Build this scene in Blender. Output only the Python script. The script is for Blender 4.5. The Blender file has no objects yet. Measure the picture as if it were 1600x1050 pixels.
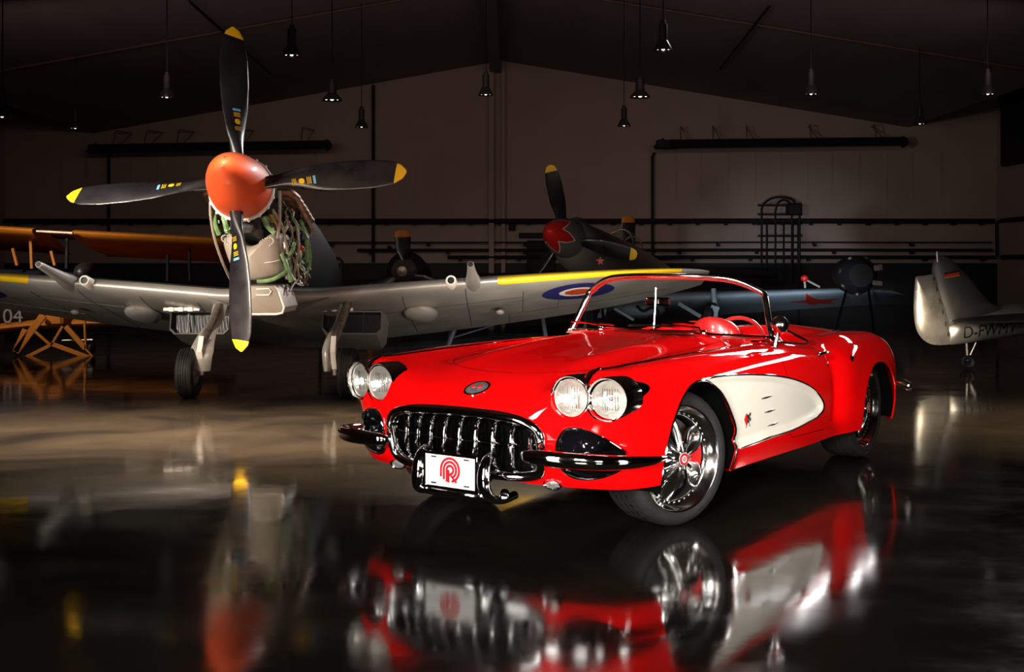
import bpy, math, random
import numpy as np
from math import sin, cos, pi, radians, sqrt, atan2
random.seed(7); rng = np.random.default_rng(7)
SC = bpy.context.scene
C = SC.collection
# ------------------------------------------------------------------ camera, world, lights, exposure
FPX, HOR, CAMZ = 1836.0, 414.0, 1.30
cam = bpy.data.objects.new('camera', bpy.data.cameras.new('camera')); C.objects.link(cam)
cam.location = (0, 0, CAMZ); cam.rotation_euler = (pi/2, 0, 0)
cam.data.sensor_width = 36; cam.data.lens = 36*FPX/1600; cam.data.shift_y = (HOR-525)/1600
cam.data.clip_end = 200
SC.camera = cam
SC.view_settings.view_transform = 'Standard'; SC.view_settings.look = 'None'
SC.view_settings.exposure = 0.0; SC.view_settings.gamma = 1
w = bpy.data.worlds.new('world'); SC.world = w; w.use_nodes = True
w.node_tree.nodes['Background'].inputs[0].default_value = (.30, .36, .6, 1)
w.node_tree.nodes['Background'].inputs[1].default_value = .002
def area(name, loc, target, sx, sy, power, col=(1, 1, 1), spread=180):
    l = bpy.data.lights.new(name, 'AREA'); l.shape = 'RECTANGLE'; l.size = sx; l.size_y = sy
    l.energy = power; l.color = col; l.spread = radians(spread)
    o = bpy.data.objects.new(name, l); C.objects.link(o); o.location = loc
    d = np.array(target, float)-np.array(loc, float)
    from mathutils import Vector
    o.rotation_euler = Vector(d).to_track_quat('-Z', 'Y').to_euler()
    return o
def strip(name, p0, p1, wdt, target, power, col=(1, 1, 1), spread=180):      # long softbox from p0 to p1 facing the target
    from mathutils import Vector, Matrix
    p0, p1, tg = Vector(p0), Vector(p1), Vector(target); c = (p0+p1)/2; x = (p1-p0).normalized(); z = (c-tg); z = (z-x*z.dot(x)).normalized(); y = z.cross(x)
    o = area(name, c, tg, (p1-p0).length, wdt, power, col, spread)
    o.rotation_euler = Matrix((x, y, z)).transposed().to_euler(); return o
CO, CF, CL = np.array([.224, 6.322]), np.array([-.5867, -.8098]), np.array([.8098, -.5867])
def cw(x, y, z): q = CO+CF*x+CL*y; return (q[0], q[1], z)              # car-local point -> world
strip('side_strip_light', cw(-7, 1.5, 2.5), cw(-7, 4.6, 2.5), .26, cw(-1, .8, .7), 14, (1, .97, .93), 46)
strip('rear_strip_light', (1.2, 22.0, 6.75), (9.6, 16.2, 5.95), .8, cw(-1, 0, .8), 75, (1, .97, .95), 26)
area('front_softbox_light', (-2.6, -4.2, 3.0), (.45, 6.2, .80), 2.2, 1.5, 48, (1, .95, .9), 20)
area('low_front_light', (1.6, -4.0, 2.0), (.9, 6.0, .60), 1.6, 1.0, 12, (1, .95, .9), 18)
area('left_chrome_fill_light', (-5.0, 1.2, 1.5), (.2, 5.6, .8), 1.1, 2.3, 16, (1, .96, .9), 34)  # added unseen softbox, gives the chrome its glints from the left
area('right_chrome_fill_light', (5.2, .6, 1.5), (1.4, 5.6, .8), 1.1, 2.3, 12, (1, .96, .9), 32)  # matching added softbox out of view on the right, for chrome glints
area('biplane_fill_light', (-7.4, 14.6, 2.6), (-6.4, 17.2, 1.5), .5, .5, 26, (1, .85, .65), 100)  # added lamp out of view, only lifts the dark biplane wing
area('plane_softbox_light', (-5.2, 7.2, 2.4), (-2.6, 11.8, 1.6), .9, .9, 52, (1, .86, .72), 50)
area('wing_kicker_light', (.55, 10.3, .35), (.5, 12.5, 1.3), 1.3, .3, 26, (1, .9, .78), 95)  # added lamp hidden behind the car, brightens the wing underside
area('left_wing_kicker_light', (-5.4, 9.6, .5), (-4.4, 12.4, 1.1), .5, .5, 10, (1, .9, .78), 90)  # added low lamp outside the frame for the fighter's left wing
area('far_wing_kicker_light', (2.35, 9.9, .35), (5.2, 22, .55), .5, .3, 12, (.85, .93, 1), 16)  # added lamp concealed by the car, brightens the blue-grey wing
area('tail_kicker_light', (4.7, 12.9, .62), (4.98, 14.4, .40), .25, .25, 3, (1, .85, .62), 52)
area('floor_pool_light', (-2.2, 9.0, 4.4), (-2.2, 9.0, 0), 5.4, .8, 1450, (1, .76, .54), 56)
area('right_floor_pool_light', (5.2, 9.3, 4.6), (5.2, 9.3, 0), 1.6, 1.2, 250, (1, .76, .50), 56)
area('wall_wash_light', (-.3, 21, 5.2), (-.3, 38, 3.6), 20, .5, 74, (1, .68, .57), 100)
# ------------------------------------------------------------------ materials
MATS = {}
def mat(name, col, rough=.5, metal=0, coat=0, noise=0, nscale=8, emis=None, es=1, bump=0, bscale=60, spec=None, nrough=0, stretch=None):
    if name in MATS: return MATS[name]
    m = bpy.data.materials.new(name); m.use_nodes = True; nt = m.node_tree; b = nt.nodes['Principled BSDF']
    c4 = (*col, 1)
    b.inputs['Base Color'].default_value = c4; b.inputs['Roughness'].default_value = rough
    b.inputs['Metallic'].default_value = metal; b.inputs['Coat Weight'].default_value = coat
    b.inputs['Coat Roughness'].default_value = .03
    if spec is not None: b.inputs['Specular IOR Level'].default_value = spec
    tc = nt.nodes.new('ShaderNodeTexCoord'); vec = tc.outputs['Object']
    if stretch:
        mp = nt.nodes.new('ShaderNodeMapping'); mp.inputs['Scale'].default_value = stretch
        nt.links.new(vec, mp.inputs[0]); vec = mp.outputs[0]
    n = nt.nodes.new('ShaderNodeTexNoise'); n.inputs['Scale'].default_value = nscale; n.inputs['Detail'].default_value = 6
    nt.links.new(vec, n.inputs['Vector'])
    if noise:
        r = nt.nodes.new('ShaderNodeValToRGB')
        r.color_ramp.elements[0].position = .3; r.color_ramp.elements[1].position = .7
        r.color_ramp.elements[0].color = tuple(max(0, x*(1-noise)) for x in col)+(1,)
        r.color_ramp.elements[1].color = tuple(min(1, x*(1+noise)) for x in col)+(1,)
        nt.links.new(n.outputs['Fac'], r.inputs[0]); nt.links.new(r.outputs[0], b.inputs['Base Color'])
    if nrough:
        mr = nt.nodes.new('ShaderNodeMapRange'); mr.inputs['To Min'].default_value = max(0, rough-nrough); mr.inputs['To Max'].default_value = rough+nrough
        mr.inputs['From Min'].default_value = .3; mr.inputs['From Max'].default_value = .7
        nt.links.new(n.outputs['Fac'], mr.inputs[0]); nt.links.new(mr.outputs[0], b.inputs['Roughness'])
    if bump:
        n2 = nt.nodes.new('ShaderNodeTexNoise'); n2.inputs['Scale'].default_value = bscale; n2.inputs['Detail'].default_value = 3
        nt.links.new(vec, n2.inputs['Vector'])
        bp = nt.nodes.new('ShaderNodeBump'); bp.inputs['Strength'].default_value = bump; bp.inputs['Distance'].default_value = .01
        nt.links.new(n2.outputs['Fac'], bp.inputs['Height']); nt.links.new(bp.outputs[0], b.inputs['Normal'])
    if emis:
        b.inputs['Emission Color'].default_value = (*emis, 1); b.inputs['Emission Strength'].default_value = es
    MATS[name] = m; return m
RED = mat('red_paint', (.66, .0015, .002), .55, 0, 1, noise=.02, nscale=3, spec=.06)
WHITE = mat('cream_paint', (.70, .66, .57), .4, 0, .8, noise=.02, nscale=3)
CHROME = mat('chrome', (.82, .81, .80), .045, 1, nrough=.02, nscale=20)
for m_ in (RED, WHITE): m_.node_tree.nodes['Principled BSDF'].inputs['IOR'].default_value = 1.02
BCHROME = mat('worn_chrome', (.82, .80, .78), .12, 1, nrough=.04, nscale=20)
SATIN = mat('satin_metal', (.6, .58, .55), .28, 1, noise=.1)
BLACK = mat('black_trim', (.006, .006, .008), .4, noise=.2)
GAP = mat('seam_black', (.002, .002, .002), .9, noise=.1, spec=0)
RUBBER = mat('tire_rubber', (.010, .009, .009), .6, noise=.3, spec=.35, nscale=14, bump=.3, bscale=90)
DRED = mat('red_leather', (.42, .012, .012), .42, noise=.12, nscale=30, bump=.2, bscale=200)
CALR = mat('red_caliper', (.7, .01, .01), .3, coat=.5, noise=.05)
SIGNW = mat('white_plate', (.50, .49, .465), .7, noise=.03, spec=.15)
REDINK = mat('red_ink', (.36, .006, .012), .7, noise=.05, spec=.1)
LENSG = mat('lamp_reflector', (.62, .60, .57), .3, .85, noise=.05, nscale=40, bump=.6, bscale=45)
def glass_mat(name, tint, fac_face, rough=.02):
    m = bpy.data.materials.new(name); m.use_nodes = True; nt = m.node_tree; nt.nodes.clear()
    o = nt.nodes.new('ShaderNodeOutputMaterial'); mx = nt.nodes.new('ShaderNodeMixShader')
    t = nt.nodes.new('ShaderNodeBsdfTransparent'); t.inputs[0].default_value = (*tint, 1)
    g = nt.nodes.new('ShaderNodeBsdfGlossy'); g.inputs['Roughness'].default_value = rough
    fw = nt.nodes.new('ShaderNodeLayerWeight'); fw.inputs['Blend'].default_value = .5
    lw = nt.nodes.new('ShaderNodeMath'); lw.operation = 'MULTIPLY_ADD'; pw = nt.nodes.new('ShaderNodeMath'); pw.operation = 'POWER'; pw.inputs[1].default_value = 4
    nt.links.new(fw.outputs['Facing'], pw.inputs[0]); nt.links.new(pw.outputs[0], lw.inputs[0]); lw.inputs[1].default_value = .55; lw.inputs[2].default_value = fac_face
    tc = nt.nodes.new('ShaderNodeTexCoord'); n = nt.nodes.new('ShaderNodeTexNoise'); n.inputs['Scale'].default_value = 2
    nt.links.new(tc.outputs['Object'], n.inputs[0])
    mr = nt.nodes.new('ShaderNodeMapRange'); mr.inputs['To Min'].default_value = rough*.5; mr.inputs['To Max'].default_value = rough*1.5
    nt.links.new(n.outputs['Fac'], mr.inputs[0]); nt.links.new(mr.outputs[0], g.inputs['Roughness'])
    nt.links.new(lw.outputs[0], mx.inputs[0]); nt.links.new(t.outputs[0], mx.inputs[1]); nt.links.new(g.outputs[0], mx.inputs[2])
    nt.links.new(mx.outputs[0], o.inputs[0]); return m
GLASS = glass_mat('windshield_glass', (.9, .93, .92), .035)
LENS = glass_mat('lamp_glass', (.97, .96, .93), .05, .03)
ALU = mat('grey_aircraft_paint', (.40, .375, .335), .36, .35, noise=.12, nscale=2.5, nrough=.08)
ALUD = mat('dark_green_camouflage', (.035, .035, .025), .5, noise=.3, nscale=2)
TANK = mat('beige_tank_paint', (.30, .25, .195), .45, .1, noise=.08, nscale=6)
GREEN = mat('green_primer', (.16, .28, .11), .5, noise=.35, nscale=20)
SPIN = mat('orange_red_spinner_paint', (.60, .072, .014), .52, coat=.06, noise=.08, nscale=5)
BLADE = mat('black_blade_paint', (.012, .011, .014), .32, coat=.3, noise=.3, nscale=5, nrough=.08)
YEL = mat('yellow_paint', (.85, .52, .01), .4, noise=.05)
RBLUE = mat('roundel_blue', (.02, .02, .12), .45, noise=.1)
RRED = mat('roundel_red', (.52, .06, .02), .45, noise=.1)
RWHT = mat('roundel_white', (.8, .74, .66), .45, noise=.05)
STEEL = mat('worn_steel', (.35, .31, .27), .35, .8, noise=.3, nscale=15)
BROWN = mat('burnt_exhaust_metal', (.20, .11, .07), .5, .5, noise=.5, nscale=25)
BRASS = mat('brass', (.45, .28, .08), .35, .8, noise=.2)
OGREY = mat('dark_engine_metal', (.04, .04, .042), .4, .5, noise=.4, nscale=18)
ORANGE = mat('orange_fabric', (.50, .16, .012), .5, noise=.15, nscale=3)
YAK = mat('warm_grey_cowl_paint', (.19, .165, .15), .36, .2, noise=.12, nscale=3)
YAKB = mat('blue_grey_wing_paint', (.20, .26, .32), .42, noise=.12, nscale=3)
STARR = mat('star_red', (.6, .015, .01), .4, coat=.3, noise=.06)
DARKM = mat('dark_hardware', (.012, .011, .014), .6, noise=.2, spec=.2)
GREYT = mat('dull_grey_letters', (.25, .23, .24), .6, noise=.1)
# ------------------------------------------------------------------ mesh helpers : a mesh is (V, F)
A = np.array
def shell(V, F): return (np.asarray(V, float).reshape(-1, 3), [list(f) for f in F])
def join(*ms):
    Vs, Fs, n = [], [], 0
    for V, F in ms:
        Vs.append(V); Fs += [[i+n for i in f] for f in F]; n += len(V)
    return (np.concatenate(Vs), Fs)
def xf(m, R=None, t=(0, 0, 0)):
    V = m[0]
    if R is not None: V = V @ np.asarray(R).T
    return (V+A(t), m[1])
def rot(ax, a):
    c, s = cos(a), sin(a)
    return A({'x': [[1, 0, 0], [0, c, -s], [0, s, c]], 'y': [[c, 0, s], [0, 1, 0], [-s, 0, c]], 'z': [[c, -s, 0], [s, c, 0], [0, 0, 1]]}[ax])
def flip(m): return (m[0], [f[::-1] for f in m[1]])
def mirror(m, ax=1):
    V = m[0].copy(); V[:, ax] *= -1; return (V, [f[::-1] for f in m[1]])
def grid(P, closeu=False, closev=False):
    P = np.asarray(P, float); nu, nv = P.shape[:2]; F = []
    for i in range(nu if closeu else nu-1):
        a, b = i*nv, ((i+1) % nu)*nv
        for j in range(nv if closev else nv-1):
            k = (j+1) % nv; F.append([a+j, b+j, b+k, a+k])
    return (P.reshape(-1, 3), F)
def tube(path, r, n=10, cap=True, closed=False):
    P = A(path, float); N = len(P); r = np.broadcast_to(A(r, float), (N,))
    T = np.zeros_like(P)
    if closed: T = np.roll(P, -1, 0)-np.roll(P, 1, 0)
    else: T[1:-1] = P[2:]-P[:-2]; T[0] = P[1]-P[0]; T[-1] = P[-1]-P[-2]
    T /= np.linalg.norm(T, axis=1)[:, None]+1e-12
    up = A([0, 0, 1.]) if abs(T[0][2]) < .9 else A([1., 0, 0])
    u = np.cross(T[0], up); u /= np.linalg.norm(u); rings = []
    for i in range(N):
        u = u-T[i]*(u@T[i]); u /= np.linalg.norm(u)+1e-12; v = np.cross(T[i], u)
        a = np.arange(n)*2*pi/n
        rings.append(P[i]+r[i]*(np.cos(a)[:, None]*u+np.sin(a)[:, None]*v))
    m = grid(rings, closeu=closed, closev=True)
    if cap and not closed:
        m[1].append(list(range(n))); m[1].append([(N-1)*n+k for k in range(n)][::-1])
    return m
def lathe(prof, n=32, axis='z', close=False):
    a = np.arange(n)*2*pi/n; P = []
    for r, h in prof:
        ring = np.stack([r*np.cos(a), r*np.sin(a), np.full(n, h)], 1)
        P.append(ring)
    m = flip(grid(P, closeu=close, closev=True))
    if axis == 'x': m = (m[0][:, [2, 0, 1]], m[1])
    if axis == 'y': m = (m[0][:, [1, 2, 0]], m[1])
    return m
def box(lo, hi, bev=0.0):
    lo, hi = A(lo, float), A(hi, float)
    if bev <= 0:
        V = [[(lo, hi)[i][0], (lo, hi)[j][1], (lo, hi)[k][2]] for i in (0, 1) for j in (0, 1) for k in (0, 1)]
        return shell(V, [[0, 1, 3, 2], [4, 6, 7, 5], [0, 4, 5, 1], [2, 3, 7, 6], [0, 2, 6, 4], [1, 5, 7, 3]])
    b = min(bev, min(hi-lo)*.49)
    def ring(z, ins):
        x0, y0, x1, y1 = lo[0]+ins, lo[1]+ins, hi[0]-ins, hi[1]-ins
        return [(x0+b, y0, z), (x1-b, y0, z), (x1, y0+b, z), (x1, y1-b, z), (x1-b, y1, z), (x0+b, y1, z), (x0, y1-b, z), (x0, y0+b, z)]
    R = [ring(lo[2], b*.9), ring(lo[2]+b, 0), ring(hi[2]-b, 0), ring(hi[2], b*.9)]
    m = grid(R, closev=True); m[1].append(list(range(8))[::-1]); m[1].append([24+k for k in range(8)])
    return flip((m[0], m[1])) if False else m
def obb(p0, p1, w_, h_, up=(0, 0, 1)):          # beam from p0 to p1
    p0, p1 = A(p0, float), A(p1, float); t = p1-p0; L = np.linalg.norm(t); t /= L
    up = A(up, float)
    if abs(t@up) > .95: up = A([0, 1., 0])
    s = np.cross(t, up); s /= np.linalg.norm(s); u = np.cross(s, t)
    b_ = box((0, -w_/2, -h_/2), (L, w_/2, h_/2), min(w_, h_)*.12)
    return xf(b_, np.stack([t, -s, u], 1), p0)
def prism(out, axis, a0, a1):                     # outline in the plane normal to axis, extruded from a0 to a1
    o = A(out, float); n = len(o)
    def put(a):
        V = np.zeros((n, 3)); k = [i for i in range(3) if i != axis]
        V[:, k[0]] = o[:, 0]; V[:, k[1]] = o[:, 1]; V[:, axis] = a; return V
    V = np.concatenate([put(a0), put(a1)])
    F = [[i, (i+1) % n, n+(i+1) % n, n+i] for i in range(n)]+[list(range(n))[::-1], list(range(n, 2*n))]
    return (V, F)
def ball(c, r, n=16, m=10):
    r = A(r)*np.ones(3); P = []
    for i in range(m+1):
        t = pi*i/m; P.append([[c[0]+r[0]*sin(t)*cos(a), c[1]+r[1]*sin(t)*sin(a), c[2]+r[2]*cos(t)] for a in np.arange(n)*2*pi/n])
    return grid(P, closev=True)
def cr(pts, n=8, closed=False):                   # Catmull-Rom smoothing of a polyline
    P = A(pts, float); N = len(P); out = []
    g = (lambda i: P[i % N]) if closed else (lambda i: P[min(max(i, 0), N-1)])
    for i in range(N if closed else N-1):
        a, b, c, d = g(i-1), g(i), g(i+1), g(i+2)
        for k in range(n):
            t = k/n; out.append(.5*((2*b)+(-a+c)*t+(2*a-5*b+4*c-d)*t*t+(-a+3*b-3*c+d)*t**3))
    if not closed: out.append(P[-1])
    return A(out)
def clip(m, f, eps=0):
    """split mesh by the vertex field f: returns (part with f>0, part with f<=0, boundary segments as point pairs)"""
    V, F = m; f = np.where(np.abs(f) < 1e-9, 1e-9, f)
    newV = list(V); cache = {}
    def cut(a, b):
        k = (min(a, b), max(a, b))
        if k not in cache:
            t = f[a]/(f[a]-f[b]); cache[k] = len(newV); newV.append(V[a]+(V[b]-V[a])*t)
        return cache[k]
    Fp, Fn, segs = [], [], []
    pos = f > 0
    for q in F:
        s = [pos[i] for i in q]
        if all(s): Fp.append(q); continue
        if not any(s): Fn.append(q); continue
        P_, N_, cp = [], [], []
        for k in range(len(q)):
            a, b = q[k], q[(k+1) % len(q)]
            (P_ if pos[a] else N_).append(a)
            if pos[a] != pos[b]:
                c = cut(a, b); P_.append(c); N_.append(c); cp.append(c)
        if len(P_) > 2: Fp.append(P_)
        if len(N_) > 2: Fn.append(N_)
        if len(cp) == 2: segs.append((cp[0], cp[1]))
    newV = A(newV)
    return comp((newV, Fp)), comp((newV, Fn)), [(newV[a], newV[b]) for a, b in segs]
def comp(m):
    used = np.zeros(len(m[0]), int)
    for q in m[1]:
        for i in q: used[i] = 1
    idx = np.cumsum(used)-1
    return (m[0][used > 0], [[idx[i] for i in q] for q in m[1]])
def lip(segs, off):
    V, F = [], []
    for a, b in segs:
        n = len(V); oa = off(a) if callable(off) else A(off); ob = off(b) if callable(off) else A(off)
        V += [a, b, b+ob, a+oa]; F.append([n, n+1, n+2, n+3])
    return shell(V, F) if V else shell(np.zeros((0, 3)), [])
def polysd(px, py, poly):                          # signed distance, negative inside
    P = A(poly, float); d = np.full(np.shape(px), 1e9); ins = np.zeros(np.shape(px), bool)
    for i in range(len(P)):
        a, b = P[i], P[(i+1) % len(P)]; e = b-a; wx, wy = px-a[0], py-a[1]
        t = np.clip((wx*e[0]+wy*e[1])/(e@e+1e-12), 0, 1)
        d = np.minimum(d, np.hypot(wx-e[0]*t, wy-e[1]*t))
        c = ((a[1] > py) != (b[1] > py)) & (px < (b[0]-a[0])*(py-a[1])/(b[1]-a[1]+1e-15)+a[0])
        ins ^= c
    return np.where(ins, -d, d)
def rootinv(p):
    if p is None: return None
    return p.matrix_world.inverted() if False else None
def obj(name, m, material, parent=None, ang=35, loc=None, label=None, world=False):
    """material may be a list with one (mesh) per entry in m (list)"""
    if isinstance(m, list):
        V, F, mi = [], [], []; n = 0
        for k, mm in enumerate(m):
            V.append(mm[0]); F += [[i+n for i in f] for f in mm[1]]; mi += [k]*len(mm[1]); n += len(mm[0])
        V = np.concatenate(V)
    else: V, F = m; mi = None; material = [material]
    V = V.copy()
    if world and parent is not None:
        r = parent
        while r.parent is not None: r = r.parent
        V = V-A(r.location)
        a = r.rotation_euler[2]
        if a: V = V @ rot('z', -a).T
    if loc is None and parent is None:
        loc = A([(V[:, 0].min()+V[:, 0].max())/2, (V[:, 1].min()+V[:, 1].max())/2, V[:, 2].min()]); V = V-loc
    me = bpy.data.meshes.new(name); me.from_pydata(V.tolist(), [], F)
    for q in material: me.materials.append(q)
    if mi: me.polygons.foreach_set('material_index', mi)
    me.polygons.foreach_set('use_smooth', [True]*len(me.polygons))
    import bmesh
    bm = bmesh.new(); bm.from_mesh(me); bmesh.ops.recalc_face_normals(bm, faces=bm.faces)
    for e in bm.edges:
        if len(e.link_faces) == 2 and e.calc_face_angle(0) > radians(ang): e.smooth = False
    bm.to_mesh(me); bm.free(); me.update()
    o = bpy.data.objects.new(name, me); C.objects.link(o)
    if parent is not None: o.parent = parent
    if loc is not None: o.location = loc
    if label: o['label'] = label
    return o
def empty(name, loc, rz=0, label=None, cat=None, group=None):
    o = bpy.data.objects.new(name, None); C.objects.link(o); o.location = loc; o.rotation_euler = (0, 0, rz)
    o.empty_display_size = .2
    return tag(o, label, cat, group)
def tag(o, label=None, cat=None, group=None, kind=None):
    if label: o['label'] = label
    if cat: o['category'] = cat
    if group: o['group'] = group
    if kind: o['kind'] = kind
    return o
def struct(name, m, material, **k): return tag(obj(name, m, material, **k), kind='structure')
def dup(o, parent, loc=None, rz=None, mir=False):
    c = o.copy(); C.objects.link(c); c.parent = parent
    if loc is not None: c.location = loc
    if rz is not None: c.rotation_euler = rz
    for ch in [x for x in SC.objects if x.parent == o]:
        d = ch.copy(); C.objects.link(d); d.parent = c
    return c
def PX(u, v, D): return A([(u-800)/FPX*D, D, CAMZ-(v-HOR)/FPX*D])   # pixel at depth D -> world
def txt(s, size, ext=.002):
    cu = bpy.data.curves.new('t', 'FONT'); cu.body = s; cu.size = size; cu.extrude = ext; cu.align_x = 'CENTER'; cu.align_y = 'CENTER'
    t = bpy.data.objects.new('t', cu); C.objects.link(t); dg = bpy.context.evaluated_depsgraph_get()
    me = bpy.data.meshes.new_from_object(t.evaluated_get(dg))
    V = A([v.co[:] for v in me.vertices]); F = [list(p.vertices) for p in me.polygons]
    bpy.data.objects.remove(t); bpy.data.curves.remove(cu); bpy.data.meshes.remove(me)
    return (V, F)
# ------------------------------------------------------------------ hangar shell
WD = 38.0; WS = FPX/WD
def floor_material():
    m = bpy.data.materials.new('polished_concrete'); m.use_nodes = True; nt = m.node_tree; b = nt.nodes['Principled BSDF']
    L = nt.links.new; tc = nt.nodes.new('ShaderNodeTexCoord')
    n1 = nt.nodes.new('ShaderNodeTexNoise'); n1.inputs['Scale'].default_value = .9; n1.inputs['Detail'].default_value = 8; n1.inputs['Distortion'].default_value = .8
    L(tc.outputs['Object'], n1.inputs[0])
    r = nt.nodes.new('ShaderNodeValToRGB'); e = r.color_ramp.elements
    e[0].position = .32; e[0].color = (.004, .0036, .0032, 1); e[1].position = .68; e[1].color = (.015, .012, .0085, 1)
    L(n1.outputs['Fac'], r.inputs[0])
    n2 = nt.nodes.new('ShaderNodeTexNoise'); n2.inputs['Scale'].default_value = 1.7; n2.inputs['Detail'].default_value = 9; n2.inputs['Roughness'].default_value = .65
    mp = nt.nodes.new('ShaderNodeMapping'); mp.inputs['Scale'].default_value = (1, 1.6, 1); mp.inputs['Rotation'].default_value = (0, 0, .5)
    L(tc.outputs['Object'], mp.inputs[0]); L(mp.outputs[0], n2.inputs[0])
    mr = nt.nodes.new('ShaderNodeMapRange'); mr.inputs['From Min'].default_value = .35; mr.inputs['From Max'].default_value = .7
    mr.inputs['To Min'].default_value = .05; mr.inputs['To Max'].default_value = .15
    L(n2.outputs['Fac'], mr.inputs[0]); L(mr.outputs[0], b.inputs['Roughness'])
    br = nt.nodes.new('ShaderNodeTexBrick'); br.inputs['Scale'].default_value = 1; br.inputs['Mortar Size'].default_value = .004
    br.inputs['Brick Width'].default_value = 4; br.inputs['Row Height'].default_value = 4; br.offset = 0
    br.inputs['Color1'].default_value = (1, 1, 1, 1); br.inputs['Color2'].default_value = (.9, .9, .9, 1); br.inputs['Mortar'].default_value = (.6, .6, .6, 1)
    L(tc.outputs['Object'], br.inputs[0])
    mx = nt.nodes.new('ShaderNodeMix'); mx.data_type = 'RGBA'; mx.blend_type = 'MULTIPLY'; mx.inputs[0].default_value = .8
    L(r.outputs[0], mx.inputs[6]); L(br.outputs[0], mx.inputs[7]); L(mx.outputs[2], b.inputs['Base Color'])
    n3 = nt.nodes.new('ShaderNodeTexNoise'); n3.inputs['Scale'].default_value = 2.6; n3.inputs['Detail'].default_value = 4
    L(tc.outputs['Object'], n3.inputs[0])
    bp = nt.nodes.new('ShaderNodeBump'); bp.inputs['Strength'].default_value = .10; bp.inputs['Distance'].default_value = .01
    L(n3.outputs['Fac'], bp.inputs['Height']); L(bp.outputs[0], b.inputs['Normal'])
    b.inputs['Specular IOR Level'].default_value = .25
    return m
FLOORM = floor_material()
WALLM = mat('painted_wall', (.36, .285, .26), .8, noise=.06, nscale=.6)
DADO = mat('dark_wall_base', (.009, .010, .016), .7, noise=.15)
CEIL = mat('ceiling_board', (.19, .165, .175), .85, noise=.10, nscale=1.2, stretch=(1, .15, 1))
WXL, WXR = (8-800)/WS, (1557-800)/WS
EXL, EXR = (148-800)/WS, (1418-800)/WS
APX = (784-800)/WS
zp = lambda v: CAMZ+(HOR-v)/WS
TOP = 10.5; Y0 = -6.0
struct('floor', box((WXL-.2, Y0, -.12), (WXR+.2, WD+.2, 0)), FLOORM)
struct('wall_back', box((WXL-.2, WD, 0), (WXR+.2, WD+.25, TOP)), WALLM)
struct('wall_left', box((WXL-.25, Y0, 0), (WXL, WD, TOP)), WALLM)
struct('wall_right', box((WXR, Y0, 0), (WXR+.25, WD, TOP)), WALLM)
struct('wall_front', box((WXL, Y0-.25, 0), (WXR, Y0, TOP)), WALLM)
za, zel, zer = zp(95), zp(208), zp(199)
ceil = prism([(EXL, zel), (APX, za), (EXR, zer), (EXR, zer+.25), (APX, za+.3), (EXL, zel+.25)], 1, Y0, WD)
struct('ceiling', ceil, CEIL)
struct('trim_1', box((WXL, Y0, TOP), (WXR, WD, TOP+.2)), CEIL)
struct('trim_2', box((WXL, WD-.06, 0), (WXR, WD, zp(411))), DADO)
# ridge beam and wall column
struct('trim_3', box((APX-.38, Y0, za-.42), (APX-.02, WD-.1, za-.02), .03), mat('beam_paint', (.12, .1, .1), .6, noise=.1))
struct('trim_4', join(box((APX-.42, WD-.3, 0), (APX-.24, WD, za-.3), .02), box((APX-.02, WD-.22, 0), (APX+.12, WD, za-.1), .02)), WALLM)
for k, u in enumerate([1056, 1095, 1138, 1180, 1220, 1262, 1300, 1342, 1385, 1425, 1470, 96, 136, 205, 245, 455, 495, 535, 615, 650]):
    x = (u-800)/WS; struct('trim_%d' % (5+k), box((x-.02, WD-.035, zp(312)), (x+.02, WD, zp(240))), WALLM)
def pipe(name, pts, r, label, cat='pipe', group=None, material=None):
    return tag(obj(name, tube(pts, r, 8), material or DARKM), label, cat, group)
W = lambda u, v, off=.25: A([(u-800)/WS, WD-off, zp(v)])
# horizontal wall pipes with brackets
def bracketpipe(name, u0, u1, v, r, label, step=44, rise=None):
    pts = [W(u0, v), W(u1, v)]
    t = empty(name, (W((u0+u1)/2, v)[0], WD-.25, zp(v)), 0, label, 'pipe')
    obj('pipe_run', tube(pts, r, 10), DARKM, t, world=True)
    u = u0+20
    while u < u1-8:
        p = W(u, v); obj('bracket', join(obb(p+A([0, .25, -.02]), p+A([0, 0, -.10]), .06, .05), box(p-A([.06, .03, .13]), p+A([.06, .03, -.05]))), DARKM, t, world=True); u += step
    return t
bracketpipe('wall_pipe', 12, 1548, 346, .085, 'thick dark horizontal pipe on brackets, highest of those along the back wall')
bracketpipe('wall_pipe', 560, 1545, 391, .05, 'thin dark horizontal pipe on the back wall crossing the lower half of the cage ladder', 120)
bracketpipe('wall_pipe', 700, 1548, 402, .06, 'dark pipe just above the dark wall base, lowest of the back wall pipes', 90)
bracketpipe('wall_pipe', 500, 1545, 379, .025, 'very thin conduit on the back wall between the thick pipe and the lower pipes', 150)
pipe('gas_pipe', [W(1021, 240), W(1018, 246), W(1018, 400)], .045, 'thin dark vertical pipe dropping from the left end of the right tube heater')
pipe('gas_pipe', [W(178, 240), W(174, 246), W(174, 400)], .045, 'thin dark vertical pipe dropping from the left end of the left tube heater')
pipe('downpipe', [W(584, 134, .15), W(584, 410, .15)], .05, 'dark vertical downpipe on back wall left of the centre column')
pipe('cable_conduit', [W(1549, 402, .42), W(1549, 400, .42), W(1551, 350, .3), W(1551, 347, .5)], .045, 'short dark riser pipe at the right corner of the back wall')
pipe('wall_pipe', [A([WXR-.12, WD-.7, zp(346)]), A([WXR-.12, 20, zp(346)])], .07, 'dark pipe along the right side wall meeting the back corner')
pipe('wall_pipe', [A([WXR-.12, WD-.7, zp(402)]), A([WXR-.12, 20, zp(402)])], .07, 'dark lower pipe along the right side wall near the dark base')
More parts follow.
